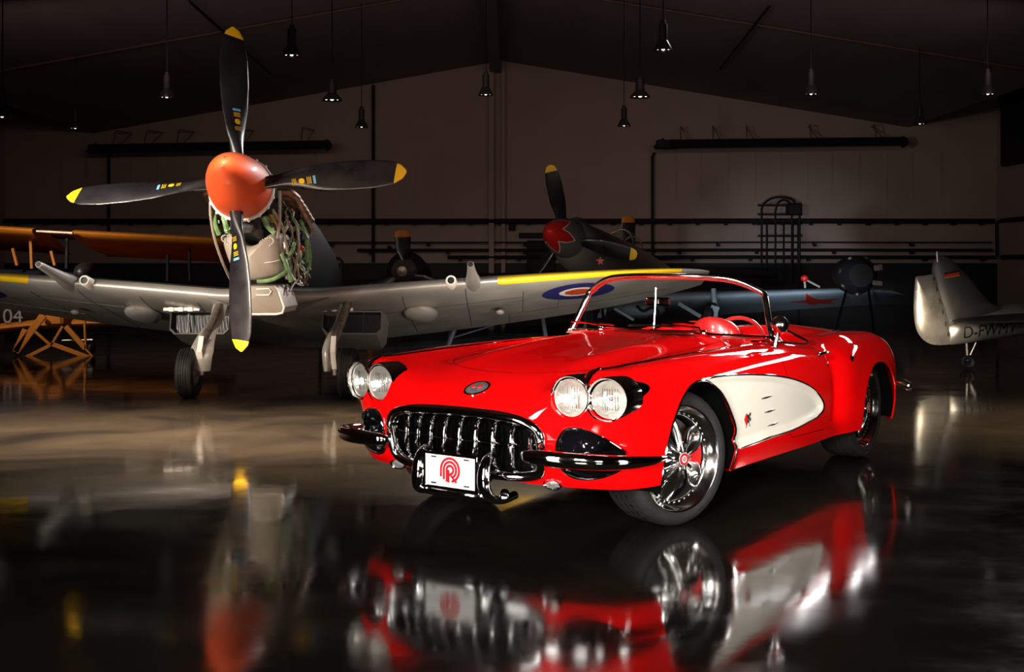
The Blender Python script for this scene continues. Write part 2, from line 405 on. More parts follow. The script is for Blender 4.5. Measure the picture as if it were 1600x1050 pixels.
# wall clutter: gauge, boxes
for (u, v, w_, h_, nm, lb) in [(800, 354, .22, .26, 'gauge_box', 'small pale gauge box on the back wall right of the centre column'),
                               (830, 368, .8, .16, 'junction_box', 'flat dark junction box on the wall behind the star-nosed plane'),
                               (609, 387, .12, .12, 'wall_socket', 'tiny dark socket on the back wall above the dark base'),
                               (845, 400, .9, 1.0, 'wall_cabinet', 'dark cabinet on the back wall left of the star-nosed plane')]:
    p = W(u, v, .12); tag(obj(nm, join(box(p-A([w_/2, .12, h_/2]), p+A([w_/2, .1, h_/2]), .02), box(p-A([w_*.35, .14, h_*.3]), p+A([w_*.35, -.11, h_*.3]), .01)), DARKM), lb, nm.split('_')[-1])
# tube heaters
def heater(u0, u1, v0, v1, label):
    p, q = W(u0, v0, 1.2), W(u1, v1, 1.2)
    t = empty('tube_heater', (p+q)/2-A([0, 0, .25]), 0, label, 'heater', 'radiant tube heaters on the back wall')
    sec = [(-.22, -.13), (-.12, .06), (0, .12), (.12, .06), (.22, -.13), (.19, -.13), (.1, .03), (-.1, .03), (-.19, -.13)]
    P = [[c+A([0, a, b]) for a, b in sec] for c in (p, q)]
    obj('reflector_hood', grid(P, closev=True), DARKM, t, world=True)
    obj('burner_tube', tube([p+A([.1, -.1, -.1]), q+A([-.1, -.1, -.1])], .07, 12), mat('heater_tube', (.03, .03, .045), .3, .6, noise=.2), t, world=True)
    a = np.linspace(-pi/2, pi/2, 9)
    obj('return_bend', tube([q+A([.14*cos(x)-.05, 0, .12*sin(x)-.04]) for x in a], .07, 10), DARKM, t, world=True)
    obj('burner_box', join(box(p-A([.45, .16, .18]), p+A([0, .16, .1]), .03), tube([p+A([-.5, 0, -.15]), p+A([-.2, 0, .12])], .07, 8)), DARKM, t, world=True)
    for f_ in (.06, .2, .345, .62, .9):
        c = p+(q-p)*f_
        obj('hanger', join(tube([c+A([-.12, 0, .1]), c+A([-.10, .2, .55]), c+A([.1, 1.2, .6])], .02, 6), tube([c+A([.1, 0, .1]), c+A([.1, 1.2, .6])], .02, 6)), STEEL, t, world=True)
heater(182, 520, 237, 231, 'long dark tube heater on the back wall behind the orange-nosed plane')
heater(1040, 1392, 230, 226, 'long dark tube heater on the back wall above the ladder cage')
# cage ladder
t = empty('cage_ladder', W(1212, 441, .6)*A([1, 1, 0]), 0, 'dark caged steel ladder frame with arched top on the back wall', 'ladder')
for u in (1182, 1192, 1203, 1218, 1232, 1240):
    arch = u in (1182, 1203)
    if arch:
        r_ = 29 if u == 1182 else 12; cu_ = 1211 if u == 1182 else 1216
        a = np.linspace(pi, pi*.25, 10)
        pts = [W(u, 441, .8), W(u, 330, .8)]+[W(cu_+r_*cos(x), 330-20*sin(x)*(r_/29)**.3, .8) for x in a]+[W(cu_+r_, 335, .8), W(cu_+r_, 441, .8)]
    else: pts = [W(u, 441, .6), W(u, 345, .6)]
    obj('rail', tube(pts, .035, 6), DARKM, t, world=True)
for v in (323, 337, 351, 370, 392, 404): obj('hoop', tube([W(1176, v, .8), W(1244, v, .8)], .03, 6), DARKM, t, world=True)
for u in (1184, 1238): obj('wall_bracket', tube([W(u, 351, .85), W(u, 351, .0)], .03, 6), DARKM, t, world=True)
for u in (1184, 1238): obj('rail_foot', tube([W(u, 430, .8), A([W(u, 430)[0], WD-.8, 0])], .035, 6), DARKM, t, world=True)
obj('lamp_box', join(box(W(1219, 338, 1.0), W(1242, 320, .7), .05)), DARKM, t, world=True)
# ceiling conduits, braces
cz = lambda x: za-(za-zel)*(APX-x)/(APX-EXL) if x < APX else za-(za-zer)*(x-APX)/(EXR-APX)
pipe('ceiling_conduit', [A([x, 27.2, cz(x)-.06]) for x in (EXL, APX-.5)], .035, 'thin rust-brown conduit across the left ceiling slope', 'conduit', None, mat('rusty_conduit', (.09, .05, .04), .6, noise=.2))
pipe('ceiling_conduit', [A([x, 27.2, cz(x)-.06]) for x in (APX+.1, EXR)], .035, 'thin rust-brown conduit across the right ceiling slope', 'conduit', None, mat('rusty_conduit', (.09, .05, .04), .6, noise=.2))
def rod(a, b, label):
    pipe('ceiling_rod', [a, b], .03, label, 'rod')
def onceil(u, v):
    for D in np.arange(8, 38, .05):
        p = PX(u, v, D)
        if p[2] >= cz(p[0])-.12: return p
    return PX(u, v, 37.8)
rod(onceil(296, 2), onceil(422, 115), 'thin dark brace rod on the ceiling left of the black propeller tip')
rod(onceil(1202, 10), onceil(1125, 108), 'thin dark brace rod on the right ceiling slope')
obj_ = tag(obj('ceiling_hatch', box(W(549, 127, 2.2)-A([0, .0, 0]), W(583, 117, .6), .03), DARKM), 'small dark square hatch where ceiling meets back wall', 'hatch')
tag(obj('dark_opening_panel', box(A([WXR-.3, 26, 4.4]), A([WXR-.04, 37, 6.7]), .03), DARKM), 'dark panel standing in for an opening high on the right side wall', 'panel')  # dark slab stands in for the opening in this wall
# pendant lamps
def pendant_proto():
    t = empty('pendant_lamp', (0, 0, 0))
    obj('lamp_housing', lathe([(0, .62), (.05, .62), (.055, .55), (.085, .54), (.09, .22), (.07, .2), (.0, .2)], 16), DARKM, t)
    obj('lamp_shade', lathe([(.08, .22), (.11, .18), (.17, .08), (.20, 0), (.19, 0), (.16, .07), (.1, .16), (.07, .2)], 20), mat('lamp_shade_metal', (.05, .05, .06), .25, .7, noise=.2), t)
    for bx_, br_ in ((0, .038), (-.11, .022), (.11, .022)): obj('bulb', ball((bx_, -.02, .035), br_, 10, 6), mat('bulb_glow', (.8, .75, .7), .4, emis=(1, .8, .65), es=2.2), t)
    return t
lamps = [(456, 68, 18, 1.0), (261, 137, 22, 1), (118, 188, 27, 1), (519, 143, 25, 2), (565, 186, 27, 1), (759, 134, 24, 1), (1036, 60, 18.5, 1), (1000, 138, 25, 2), (975, 184, 27, 1), (1267, 132, 22, 1), (1437, 181, 27, 1), (1543, 132, 22, 1), (4, 165, 19, 1)]
LL = ['pendant lamp hanging highest on the left, right of the upright black propeller blade', 'pendant lamp hanging left of the upright black propeller blade', 'pendant lamp hanging far left above the horizontal propeller blade',
      'wide dark pendant lamp left of the ceiling hatch', 'small pendant lamp just below the ceiling hatch', 'pendant lamp in front of the centre wall column', 'pendant lamp hanging highest on the right of the ridge beam',
      'wide dark pendant lamp on the right ceiling half', 'small pendant lamp below the wide dark one, right of the column', 'pendant lamp above the middle of the right tube heater', 'small pendant lamp right of the right tube heater end', 'pendant lamp near the dark opening at the right', 'pendant lamp cut by the left edge of the photo']
pl0 = None
for (u, v, D, k), lb in zip(lamps, LL):
    p = PX(u, v+20*18/D, D)
    if pl0 is None: pl0 = pendant_proto(); t = pl0
    else: t = dup(pl0, None)
    t.location = p; tag(t, lb, 'lamp', 'pendant lamps hanging from the hangar ceiling')
    t.scale = (1.1, 1.1, .72) if k == 2 else (.78, .78, .78)
    zc = cz(p[0])-.02 if EXL < p[0] < EXR else TOP
    sz = .72 if k == 2 else .78; zt = .6
    h = (zc-p[2])/sz-zt
    o = obj('cord', tube([(0, 0, zt), (0, 0, zt+h)], .012, 6), DARKM, t)

# ------------------------------------------------------------------ the car (local frame: x forward from front axle, y to its left, z up)
CAR = empty('convertible_car', (.224, 6.322, 0), atan2(-cos(.6269), -sin(.6269)), 'glossy red vintage two-seat convertible with white side coves and chrome teeth grille', 'car')
class Tab:                                         # uniform cubic B-spline surface over a table
    def __init__(s, xs, ys, tab, dx, dy):
        xs, ys, tab = A(xs, float), A(ys, float), A(tab, float)
        if xs[0] > xs[-1]: xs = xs[::-1]; tab = tab[::-1]
        s.x0, s.y0, s.dx, s.dy = xs[0]-.2, ys[0]-.3, dx, dy
        gx = np.arange(s.x0, xs[-1]+.2, dx); gy = np.arange(s.y0, ys[-1]+.3, dy)
        t1 = A([np.interp(np.abs(gy) if ys[0] == 0 else gy, ys, r) for r in tab])
        s.P = A([np.interp(gx, xs, t1[:, j]) for j in range(len(gy))]).T
    def __call__(s, x, y):
        def w(v, v0, d, n):
            t = (v-v0)/d; t = np.clip(t, 1.001, n-2.001); i = np.floor(t).astype(int); u = t-i
            return i, ((1-u)**3/6, (3*u**3-6*u*u+4)/6, (-3*u**3+3*u*u+3*u+1)/6, u**3/6)
        i, wx = w(x, s.x0, s.dx, s.P.shape[0]); j, wy = w(y, s.y0, s.dy, s.P.shape[1]); r = 0
        for a in range(4):
            for b in range(4): r = r+wx[a]*wy[b]*s.P[i+a-1, j+b-1]
        return r
ty = [0, .2, .33, .44, .54, .63, .72, .82, .95]
TT = Tab([.95, .84, .76, .68, .55, .35, .1, -.3, -.8, -1.1, -1.3, -1.8, -2.05, -2.3, -2.6, -2.9, -3.2, -3.45, -3.7], ty, [
 [.50, .50, .50, .52, .56, .62, .66, .62, .55],
 [.595, .595, .60, .63, .70, .76, .78, .76, .70],
 [.655, .655, .66, .69, .75, .80, .815, .80, .74],
 [.695, .695, .70, .72, .77, .81, .83, .81, .75],
 [.74, .74, .74, .74, .765, .80, .825, .80, .74],
 [.785, .785, .79, .775, .775, .805, .835, .815, .75],
 [.815, .82, .835, .805, .79, .81, .845, .825, .76],
 [.85, .855, .87, .835, .81, .815, .855, .835, .77],
 [.885, .888, .895, .865, .83, .825, .855, .835, .775],
 [.90, .90, .90, .88, .85, .835, .85, .83, .775],
 [.905, .90, .90, .88, .855, .84, .845, .825, .77],
 [.89, .89, .88, .86, .83, .805, .795, .78, .74],
 [.86, .895, .905, .88, .835, .805, .805, .79, .745],
 [.855, .89, .91, .88, .825, .84, .862, .85, .80],
 [.84, .865, .88, .86, .84, .845, .855, .84, .80],
 [.82, .84, .85, .84, .83, .835, .845, .83, .79],
 [.78, .79, .80, .79, .785, .79, .79, .775, .73],
 [.69, .69, .69, .69, .68, .68, .67, .66, .62],
 [.58, .58, .58, .58, .57, .57, .56, .55, .5]], .1, .055)
xsS = [1.0, .75, .6, .45, .2, 0, -.3, -.8, -1.3, -1.75, -1.98, -2.12, -2.3, -2.6, -2.9, -3.15, -3.4, -3.7]
base = [.72, .835, .870, .880, .89, .893, .885, .873, .865, .858, .860, .910, .915, .910, .895, .85, .77, .63]
zsS = [.1, .2, .3, .4, .5, .6, .7, .78, .86, .95]
dz = A([-.07, -.045, -.015, 0, .003, .0, -.012, -.03, -.06, -.12])
dzr = A([-.05, -.03, -.01, 0, .0, -.006, -.03, -.065, -.13, -.22])
def srow(x, b): f = min(max((-x-1.9)/.3, 0), 1); return list(b+dz*(1-f)+dzr*f)
SS = Tab(xsS, zsS, [srow(x, b) for x, b in zip(xsS, base)], .08, .04)
yN = [0, .25, .42, .55, .66, .76, .84, .92]
NN = Tab([.1, .25, .3, .4, .5, .58, .64, .70, .78, .86], yN, [
 [.60, .59, .55, .52, .49, .43, .34, .15],
 [.74, .73, .69, .67, .64, .59, .50, .30],
 [.785, .78, .745, .72, .69, .645, .56, .36],
 [.825, .815, .780, .755, .725, .67, .57, .36],
 [.84, .828, .79, .765, .735, .68, .58, .38],
 [.845, .832, .80, .765, .735, .695, .63, .46],
 [.84, .83, .80, .755, .735, .713, .68, .54],
 [.83, .825, .80, .745, .73, .71, .68, .55],
 [.82, .815, .79, .73, .71, .69, .65, .52],
 [.80, .795, .775, .71, .68, .65, .59, .41]], .05, .055)
RR = Tab([.1, .25, .4, .6, .75, .95], [0, .3, .6, .75, .9], [
 [-3.34, -3.33, -3.29, -3.21, -3.04], [-3.46, -3.46, -3.38, -3.29, -3.09], [-3.54, -3.52, -3.44, -3.32, -3.12],
 [-3.59, -3.57, -3.48, -3.35, -3.15], [-3.54, -3.52, -3.44, -3.31, -3.09], [-3.34, -3.32, -3.25, -3.15, -2.9]], .08, .08)
COVE = cr([(-.36, .45), (-.24, .60), (-.10, .68), (.06, .722), (-.2, .733), (-.6, .712), (-1.0, .672), (-1.3, .618), (-1.52, .548), (-1.645, .475), (-1.665, .425), (-1.60, .392), (-1.45, .372), (-1.2, .350), (-.9, .345), (-.38, .345)], 6, True)
COVE = A([p for p in COVE])
AF = lambda x, z: np.hypot((x-0), (z-.335))-.392
AR = lambda x, z: (np.abs((x+2.56)/.350)**2.2+np.abs((z-.33)/.322)**2.2)**(1/2.2)-1
def smax(a, b, k):
    h = np.maximum(k-np.abs(a-b), 0)/k; return np.maximum(a, b)+h**3*k/6
def sst(t): t = np.clip(t, 0, 1); return t*t*(3-2*t)
def body(x, y, z):
    y = np.abs(y)
    s_ = SS(x, z)
    mk = (x < .1) & (x > -1.7) & (z > .33) & (z < .75); cv = np.full(np.shape(x), 1.); cv[mk] = polysd(x[mk], z[mk], COVE)
    s_ = s_-.024*sst(-cv/.045)
    # lip flares around the wheel arches, scoop ahead of the rear fender
    s_ = s_+.010*np.exp(-(np.maximum(AF(x, z), 0)/.05)**2)+.014*np.exp(-(np.maximum(AR(x, z)*.33, 0)/.05)**2)
    s_ = s_-.075*np.exp(-((x+1.94)/.075)**2)*sst((z-.27)/.12)*sst((.80-z)/.12)
    f = smax(z-TT(x, y), y-s_, .20)
    f = smax(f, x-NN(z, y), .11)
    f = smax(f, RR(z, y)-x, .30)
    return f
def shoot(O, Dr, lo=0., hi=1.6, it=26):
    lo = np.full(len(O), lo); hi = np.full(len(O), hi)
    for _ in range(it):
        m_ = (lo+hi)/2; P = O+Dr*m_[:, None]; ins = body(P[:, 0], P[:, 1], P[:, 2]) < 0
        lo = np.where(ins, m_, lo); hi = np.where(ins, hi, m_)
    return O+Dr*((lo+hi)/2)[:, None]
def surf(axis, a, b, sgn=1):                        # surface point: axis 2 -> (x,y), axis 1 -> (x,z), axis 0 -> (y,z)
    a = np.atleast_1d(A(a, float)); b = np.atleast_1d(A(b, float))
    z = np.zeros_like(a)
    if axis == 2: return shoot(np.stack([a, b, z+.45], 1), A([[0, 0, 1.]])*np.ones((len(a), 1)))
    if axis == 1: return shoot(np.stack([a, z, b], 1), A([[0, sgn, 0.]])*np.ones((len(a), 1)))
    return shoot(np.stack([z+.2, a, b], 1), A([[1., 0, 0]])*np.ones((len(a), 1)))
# half-body grid
cols = []
nf = 62
for i in range(nf): a = pi/2*i/nf; cols.append((A([.30, 0, .5]), A([cos(a), sin(a)*1.0]), 'f'))
xsb = np.linspace(.30, -2.85, 190)
for x in xsb: cols.append((A([x, 0, .5]), A([0, 1.]), 's'))
for i in range(1, 41): a = pi/2*i/40; cols.append((A([-2.85, 0, .5]), A([-sin(a), cos(a)]), 'r'))
vv = [(1, t) for t in np.linspace(-1, .62, 56)]
vv += [(1-.34*t, .62+.38*sst(t)**.9) for t in np.linspace(.04, .96, 16)]
vv += [(t, 1) for t in np.linspace(.66, 0, 46)]
O, Dd = [], []
for o_, h_, _ in cols:
    for (r_, q_) in vv:
        O.append(o_); Dd.append([h_[0]*r_*.9, h_[1]*r_*.9, q_*.37 if r_ < 2 else 0])
O, Dd = A(O), A(Dd); Dd = Dd/np.linalg.norm(Dd, axis=1)[:, None]
half = shoot(O, Dd).reshape(len(cols), len(vv), 3)
half[:, -1, 1] = 0; half[0, :, 1] = 0; half[-1, :, 1] = 0
hm = grid(half)
def weld(m, tol=1e-5):
    K = {}; idx = []; V = []
    for p in m[0]:
        k = tuple(np.round(p/tol).astype(int).tolist())
        if k not in K: K[k] = len(V); V.append(p)
        idx.append(K[k])
    F = []
    for f in m[1]:
        g = []
        for i in f:
            if idx[i] not in g: g.append(idx[i])
        if len(g) > 2: F.append(g)
    return (A(V), F)
bm_ = weld(join(hm, mirror(hm)))
lips = []
def cutaway(m, fn, off=None):
    V = m[0]; f = fn(V[:, 0], V[:, 1], V[:, 2]); p, n, s = clip(m, f)
    if off is not None and s: lips.append(lip(s, off))
    return p, n
BIG = 1.0
# sill line
sillz = lambda x: np.interp(x, [-3.6, -3.2, -2.95, -2.2, -2.0, -1.6, -.4, .35, .6, .9], [.30, .27, .235, .235, .225, .215, .225, .27, .268, .275])
bm_, _ = cutaway(bm_, lambda x, y, z: np.where(np.abs(y) > .55, AF(x, z), BIG), lambda p: A([0, -np.sign(p[1])*.010, 0]))
bm_, _ = cutaway(bm_, lambda x, y, z: np.where((np.abs(y) > .45) & (x < -2), AR(x, z), BIG), lambda p: A([0, -np.sign(p[1])*.012, 0]))
lips = [clip(l_, l_[0][:, 2]-sillz(l_[0][:, 0]))[0] for l_ in lips]
bm_, _ = cutaway(bm_, lambda x, y, z: z-sillz(x), lambda p: A([0, -np.sign(p[1])*.05, .0]))
# grille mouth
def rsup(y, z, yc, zc, ry, rz, n): return ((np.abs((y-yc)/ry)**n+np.abs((z-zc)/rz)**n)**(1/n)-1)*min(ry, rz)
def mouth_out(g=0.0, N=72):
    a = np.arange(N)*2*pi/N; P = []
    for t in a:
        c_, s_ = cos(t), sin(t); n = 4.2 if s_ > 0 else 6.5
        y = (.452+g)*np.sign(c_)*abs(c_)**(2/n); z = .447+(.130+g)*np.sign(s_)*abs(s_)**(2/n)
        y *= 1-.035*max(0, -(z-.447)/.13); z += .012*(1-(y/.45)**2) if s_ > 0 else 0
        P.append((y, z))
    return A(P)
MO = mouth_out()
bm_, _ = cutaway(bm_, lambda x, y, z: np.where(x > .5, polysd(y, z, MO), BIG), (-.06, 0, 0))
POD = cr([(.535, .42), (.540, .49), (.58, .545), (.655, .55), (.735, .515), (.790, .465), (.808, .43), (.788, .375), (.715, .335), (.62, .325), (.555, .355)], 6, True)
for sg in (1, -1):
    bm_, _ = cutaway(bm_, lambda x, y, z: np.where((x > .4) & (z < .6), polysd(y*sg, z, POD), BIG), (-.05, 0, 0))
    bm_, _ = cutaway(bm_, lambda x, y, z: np.where((x > .4) & (z > .58), np.minimum(np.hypot(y*sg-.587, z-.692), np.hypot(y*sg-.763, z-.690))-.092, BIG), (-.04, 0, 0))
COCK = cr([(-1.02, 0), (-1.04, .3), (-1.14, .55), (-1.32, .665), (-1.6, .70), (-1.85, .685), (-2.0, .60), (-2.05, .45), (-2.03, .2), (-2.0, 0), (-2.03, -.2), (-2.05, -.45), (-2.0, -.60), (-1.85, -.685), (-1.6, -.70), (-1.32, -.665), (-1.14, -.55), (-1.04, -.3)], 6, True)
bm_, _ = cutaway(bm_, lambda x, y, z: np.where(z > .6, polysd(x, y, COCK), BIG), (0, 0, -.07))
# cove panels and doors
def sidecut(m, sg, poly, g=0.):
    V = m[0]; f = np.where((V[:, 1]*sg > .55), polysd(V[:, 0], V[:, 2], poly)-g, BIG); return clip(m, f)
bd, cov = bm_, []
DOOR = [(-1.10, .95), (-1.10, .80), (-1.115, .60), (-1.13, .44), (-1.16, .33), (-1.22, .30), (-1.74, .29), (-1.82, .33), (-1.84, .45), (-1.84, .95)]
doors = []
for sg in (1, -1):
    bd, c_, s = sidecut(bd, sg, COVE); 
    V = c_[0]
    band = np.abs(V[:, 0]+1.12)-.003
    c1, _, _ = clip(c_, band); cov.append(c1)
    V = bd[0]; sd = np.where((V[:, 1]*sg > .55) & (V[:, 2] > .1), polysd(V[:, 0], V[:, 2], DOOR), BIG)
    bd, dr, s = clip(bd, sd-.0025)
    V = dr[0]; sd = polysd(V[:, 0], V[:, 2], DOOR)
    _, dr, s2 = clip(dr, sd+.0025)
    doors.append(dr); lips.append(lip(s, (0, -sg*.02, 0)))
obj('car_body', join(bd, *lips), RED, CAR, ang=50)
for d_, sg in zip(doors, (1, -1)): obj('door', d_, RED, CAR, ang=50)
for c_ in cov: obj('side_cove_panel', c_, WHITE, CAR, ang=50, label='cream white side cove panel')
# dark liner under seams and inner wells
for sg in (1, -1):
    P = []
    for x in np.linspace(-1.0, -1.95, 20): P.append([surf(1, x, z, 1)[0]*A([1, sg, 1])-A([0, sg*.022, 0]) for z in np.linspace(.28, .80, 14)])
    obj('door_jamb', grid(P), GAP, CAR)
def well(x0, z0, rx, rz, sg, yo, yi):
    a = np.linspace(-.25, pi+.25, 24)
    P = [[(x0+rx*cos(t), sg*y, z0+rz*sin(t)) for t in a] for y in (yo, yi)]
    m = grid(P); n = len(m[0]); m[0].shape
    V = np.vstack([m[0], [[x0, sg*yi, z0]]]); F = m[1]+[[24+i, 24+i+1, n] for i in range(23)]
    return (V, F)
for sg in (1, -1):
    obj('wheel_well', well(0, .335, .41, .41, sg, .86, .5), GAP, CAR)
    obj('wheel_well', well(-2.56, .33, .37, .335, sg, .87, .5), GAP, CAR)
obj('underbody', join(box((-3.1, -.60, .2), (.30, .60, .27), .02), box((.3, -.45, .265), (.66, .45, .30), .01), box((-1.95, -.76, .2), (-.5, .76, .26), .02)), GAP, CAR)
# hood side windsplit trims (chrome strips along the fender crests)
for sg in (1, -1):
    xs_ = np.linspace(.66, -1.05, 40); p = surf(2, xs_, np.full(40, .672)+.0*xs_)
    p[:, 1] *= sg; p[:, 2] += .002
    obj('fender_trim_strip', tube(p, np.interp(xs_, [-1.05, -.6, .66], [.002, .005, .008]), 8), CHROME, CAR)
# hood seam lines
def seam(pts, w=.0028):
    p = A(pts); return tube(p, w, 6)
hp = []
for x, y in cr([(-1.0, -.50), (-.5, -.51), (0, -.50), (.25, -.47), (.40, -.35), (.46, -.15), (.47, 0), (.46, .15), (.40, .35), (.25, .47), (0, .50), (-.5, .51), (-1.0, .50)], 10): hp.append((x, y))
hp = A(hp); q = surf(2, hp[:, 0], np.abs(hp[:, 1])); q[:, 1] = hp[:, 1]; q[:, 2] -= .0002
obj('hood_seam', seam(q, .0016), GAP, CAR)
# cove trim
for sg in (1, -1):
    pts = [p for p in COVE if AF(p[0], p[1]) > .004]
    k = max(range(len(pts)), key=lambda i: np.hypot(*(A(pts[i])-A(pts[i-1])))); pts = A(pts[k:]+pts[:k])
    q = surf(1, pts[:, 0], pts[:, 1]); q[:, 1] = (q[:, 1]+.003)*sg
    obj('cove_trim', tube(q, .0065, 8), CHROME, CAR)
    a = np.linspace(-.28, pi+.27, 60); ex = .392*np.cos(a); ez = .335+.392*np.sin(a)
    q = surf(1, ex*1.006, ez); q[:, 1] *= sg; obj('wheel_arch_trim', tube(q, .0065, 8), RED if False else CHROME, CAR)
    for x, z in ((-.77, .565), (-.81, .485), (-.86, .405)):
        q = surf(1, np.linspace(x, x-.15, 7), np.full(7, z)+np.linspace(0, .004, 7)); q[:, 1] *= sg; q[:, 1] += sg*.003
        obj('side_spear', tube(q, [.002, .005, .006, .006, .005, .004, .002], 8), CHROME, CAR)
    # crossed flag badge on the cove
    px_, pz_ = -.575, .475; yb = surf(1, px_, pz_)[0][1]
    def bad(out, off): return xf(prism([(px_-a, pz_+b) for a, b in out], 1, 0, .004), None, (0, sg*(yb+off), 0))
    b1 = obj('flag_badge', bad([(-.035, 0), (-.012, .028), (.008, 0), (-.012, -.028)], .002), mat('badge_red', (.5, .01, .01), .3, noise=.05), CAR)
    fl = []
    for i in range(3):
        for j in range(3):
            if (i+j) % 2 == 0: fl.append(bad([(.01+i*.011, -.02+j*.014+i*.004), (.021+i*.011, -.018+j*.014+i*.004), (.021+i*.011, -.005+j*.014+i*.004), (.01+i*.011, -.007+j*.014+i*.004)], .002))
    obj('checkered_flag', join(*fl), BLACK, b1)
    obj('flag_staff', join(tube([(px_+.02, sg*(yb+.005), pz_-.045), (px_-.03, sg*(yb+.005), pz_+.035)], .0025, 6), tube([(px_-.03, sg*(yb+.005), pz_-.04), (px_+.012, sg*(yb+.005), pz_+.035)], .0025, 6)), CHROME, b1)
# headlamps
def twin(r, x0, x1, n=40, y1=.587, y2=.763, z1=.692, z2=.690):
    out = []
    h = (y2-y1)/2; th = math.acos(min(1, h/r)) if r > h else 0
    for t in np.linspace(th, 2*pi-th, n): out.append((y1+r*cos(t), z1+r*sin(t)))
    for t in np.linspace(pi+th, 3*pi-th, n): out.append((y2+r*cos(t), z2+r*sin(t)))
    return A(out)
for sg in (1, -1):
    prof = [(.103, .61), (.1055, .65), (.1055, .70), (.104, .738), (.0995, .751), (.0940, .744), (.0905, .71)]
    ol = twin(.098, 0, 0)
    P = []
    for r, x in prof:
        k = r-.098; c = A([.675, .691]); o2 = []
        for p in twin(.098+k, 0, 0): o2.append((x-.20*max(0, (p[0]-.60))-(.01 if p[1] < .60 else 0), p[0]*sg, p[1]))
        P.append(o2)
    hz = obj('headlamp_bezel', grid(P, closev=True), CHROME, CAR, ang=50)
    for yc, zc, xo in ((.587, .692, .018), (.763, .690, -.030)):
        hl = empty('headlamp', (.702+xo, sg*yc, zc), (.06 if yc < .7 else .22)*sg); hl.parent = CAR
        obj('lamp_ring', lathe([(.091, -.03), (.092, .006), (.090, .014), (.087, .015), (.085, .010), (.084, .0)], 40, 'x'), CHROME, hl)
        obj('reflector', lathe([(.0845, .0), (.066, -.022), (.038, -.038), (.012, -.045), (.0, -.046)], 40, 'x'), LENSG, hl)
        obj('lens', join(lathe([(.0850, .002), (.078, .012), (.06, .022), (.03, .029), (.0, .031)], 40, 'x')), LENS, hl)
        obj('lamp_filament_shield', join(ball((-.015, 0, 0), (.012, .012, .012), 10, 6), *[tube([(.012+.004*abs(k)*-1, k*.012, -.05), (.02-.004*abs(k), k*.012, .05)], .0012, 5) for k in (-3, -2, -1, 0, 1, 2, 3)]), CHROME, hl)
    obj('bezel_spear', tube([(.745-.0, sg*.672, .755), (.70, sg*.672, .80), (.62, sg*.672, .822)], [.010, .016, .007], 10), CHROME, CAR)
# grille surround and teeth
def frontx(y, z): return surf(0, np.abs(y), z)[:, 0]
yy, zz = MO[:, 0], MO[:, 1]; fx = frontx(yy, zz)
P = []
for g, ax in ((.032, .002), (.031, .016), (.022, .030), (.008, .035), (-.006, .030), (-.015, .014), (-.017, -.01), (-.020, -.05), (-.028, -.09)):
    mo = mouth_out(g); P.append(np.stack([fx+ax, mo[:, 0], mo[:, 1]], 1))
obj('grille_surround', grid(P, closev=True), CHROME, CAR, ang=60)
mo = mouth_out(.01); obj('grille_backing', shell(np.stack([np.full(len(mo), .70), mo[:, 0], mo[:, 1]], 1), [list(range(len(mo)))]), GAP, CAR)
gr = obj('grille_crossbar', join(tube([(.79-.07*(y/.42)**2, y, .452) for y in np.linspace(-.43, .43, 21)], .007, 8)), CHROME, CAR)
for k in range(9):
    y = -.372+k*.0945; xo = .805-.075*(y/.42)**2; sc = 1.03-.06*abs(k-4)/4
    zs_ = np.linspace(-.118, .118, 13); R_ = []
    for z in zs_:
        t = z/.118; d = .058*(1-abs(t)**2.4)**.5+.008; wd = .020*(1-.5*abs(t)**1.6); c0 = (xo-.02-.018*t*t*(1 if t > 0 else .6), y, .450+z*sc)
        R_.append([(c0[0]+d*max(cos(a), -.4)*1.0, c0[1]+wd*np.sign(sin(a))*abs(sin(a))**1.3, c0[2]) for a in np.arange(14)*2*pi/14])
    m_ = grid(R_, closev=True); m_[1].append(list(range(14))); m_[1].append([12*14+i for i in range(14)])
    obj('grille_tooth', join(m_, ball((xo+.012, y, .448), (.022, .016, .012), 12, 8)), CHROME, CAR, ang=60)
# pods in the outer grille openings
for sg in (1, -1):
    px = frontx(POD[:, 0], POD[:, 1]); P = []; cy_, cz_ = POD.mean(0)
    for s_, ax in ((1.09, .002), (1.075, .010), (1.03, .014), (.985, .008), (.96, -.02), (.93, -.05)):
        P.append([(px[i]+ax, sg*(cy_+(POD[i][0]-cy_)*s_), cz_+(POD[i][1]-cz_)*s_) for i in range(len(POD))])
    obj('side_opening_trim', grid(P, closev=True), CHROME, CAR, ang=60)
    P = []
    for s_, ax in ((.97, -.02), (.80, -.055), (.5, -.075), (.2, -.082), (.001, -.084)):
        P.append([(px[i]+ax, sg*(cy_+(POD[i][0]-cy_)*s_), cz_+(POD[i][1]-cz_)*s_) for i in range(len(POD))])
    obj('side_opening_bowl', grid(P, closev=True), mat('black_chrome', (.022, .022, .026), .06, .9, noise=.1), CAR)
    # parking lamp
    y, z = .475, .282; n_ = surf(0, y, z)[0]
    pk = obj('parking_lamp', xf(lathe([(.040, -.012), (.040, .006), (.036, .012), (.030, .008), (.029, -.004)], 28, 'x'), rot('y', .30) @ np.diag([1, 1.3, .72]), (n_[0]+.002, sg*(y+.0), z)), CHROME, CAR)
    obj('parking_lens', xf(lathe([(.030, -.006), (.026, .004), (.014, .008), (0, .009)], 28, 'x'), rot('y', .30) @ np.diag([1, 1.3, .72]), (n_[0]+.002, sg*y, z)), LENSG, pk)
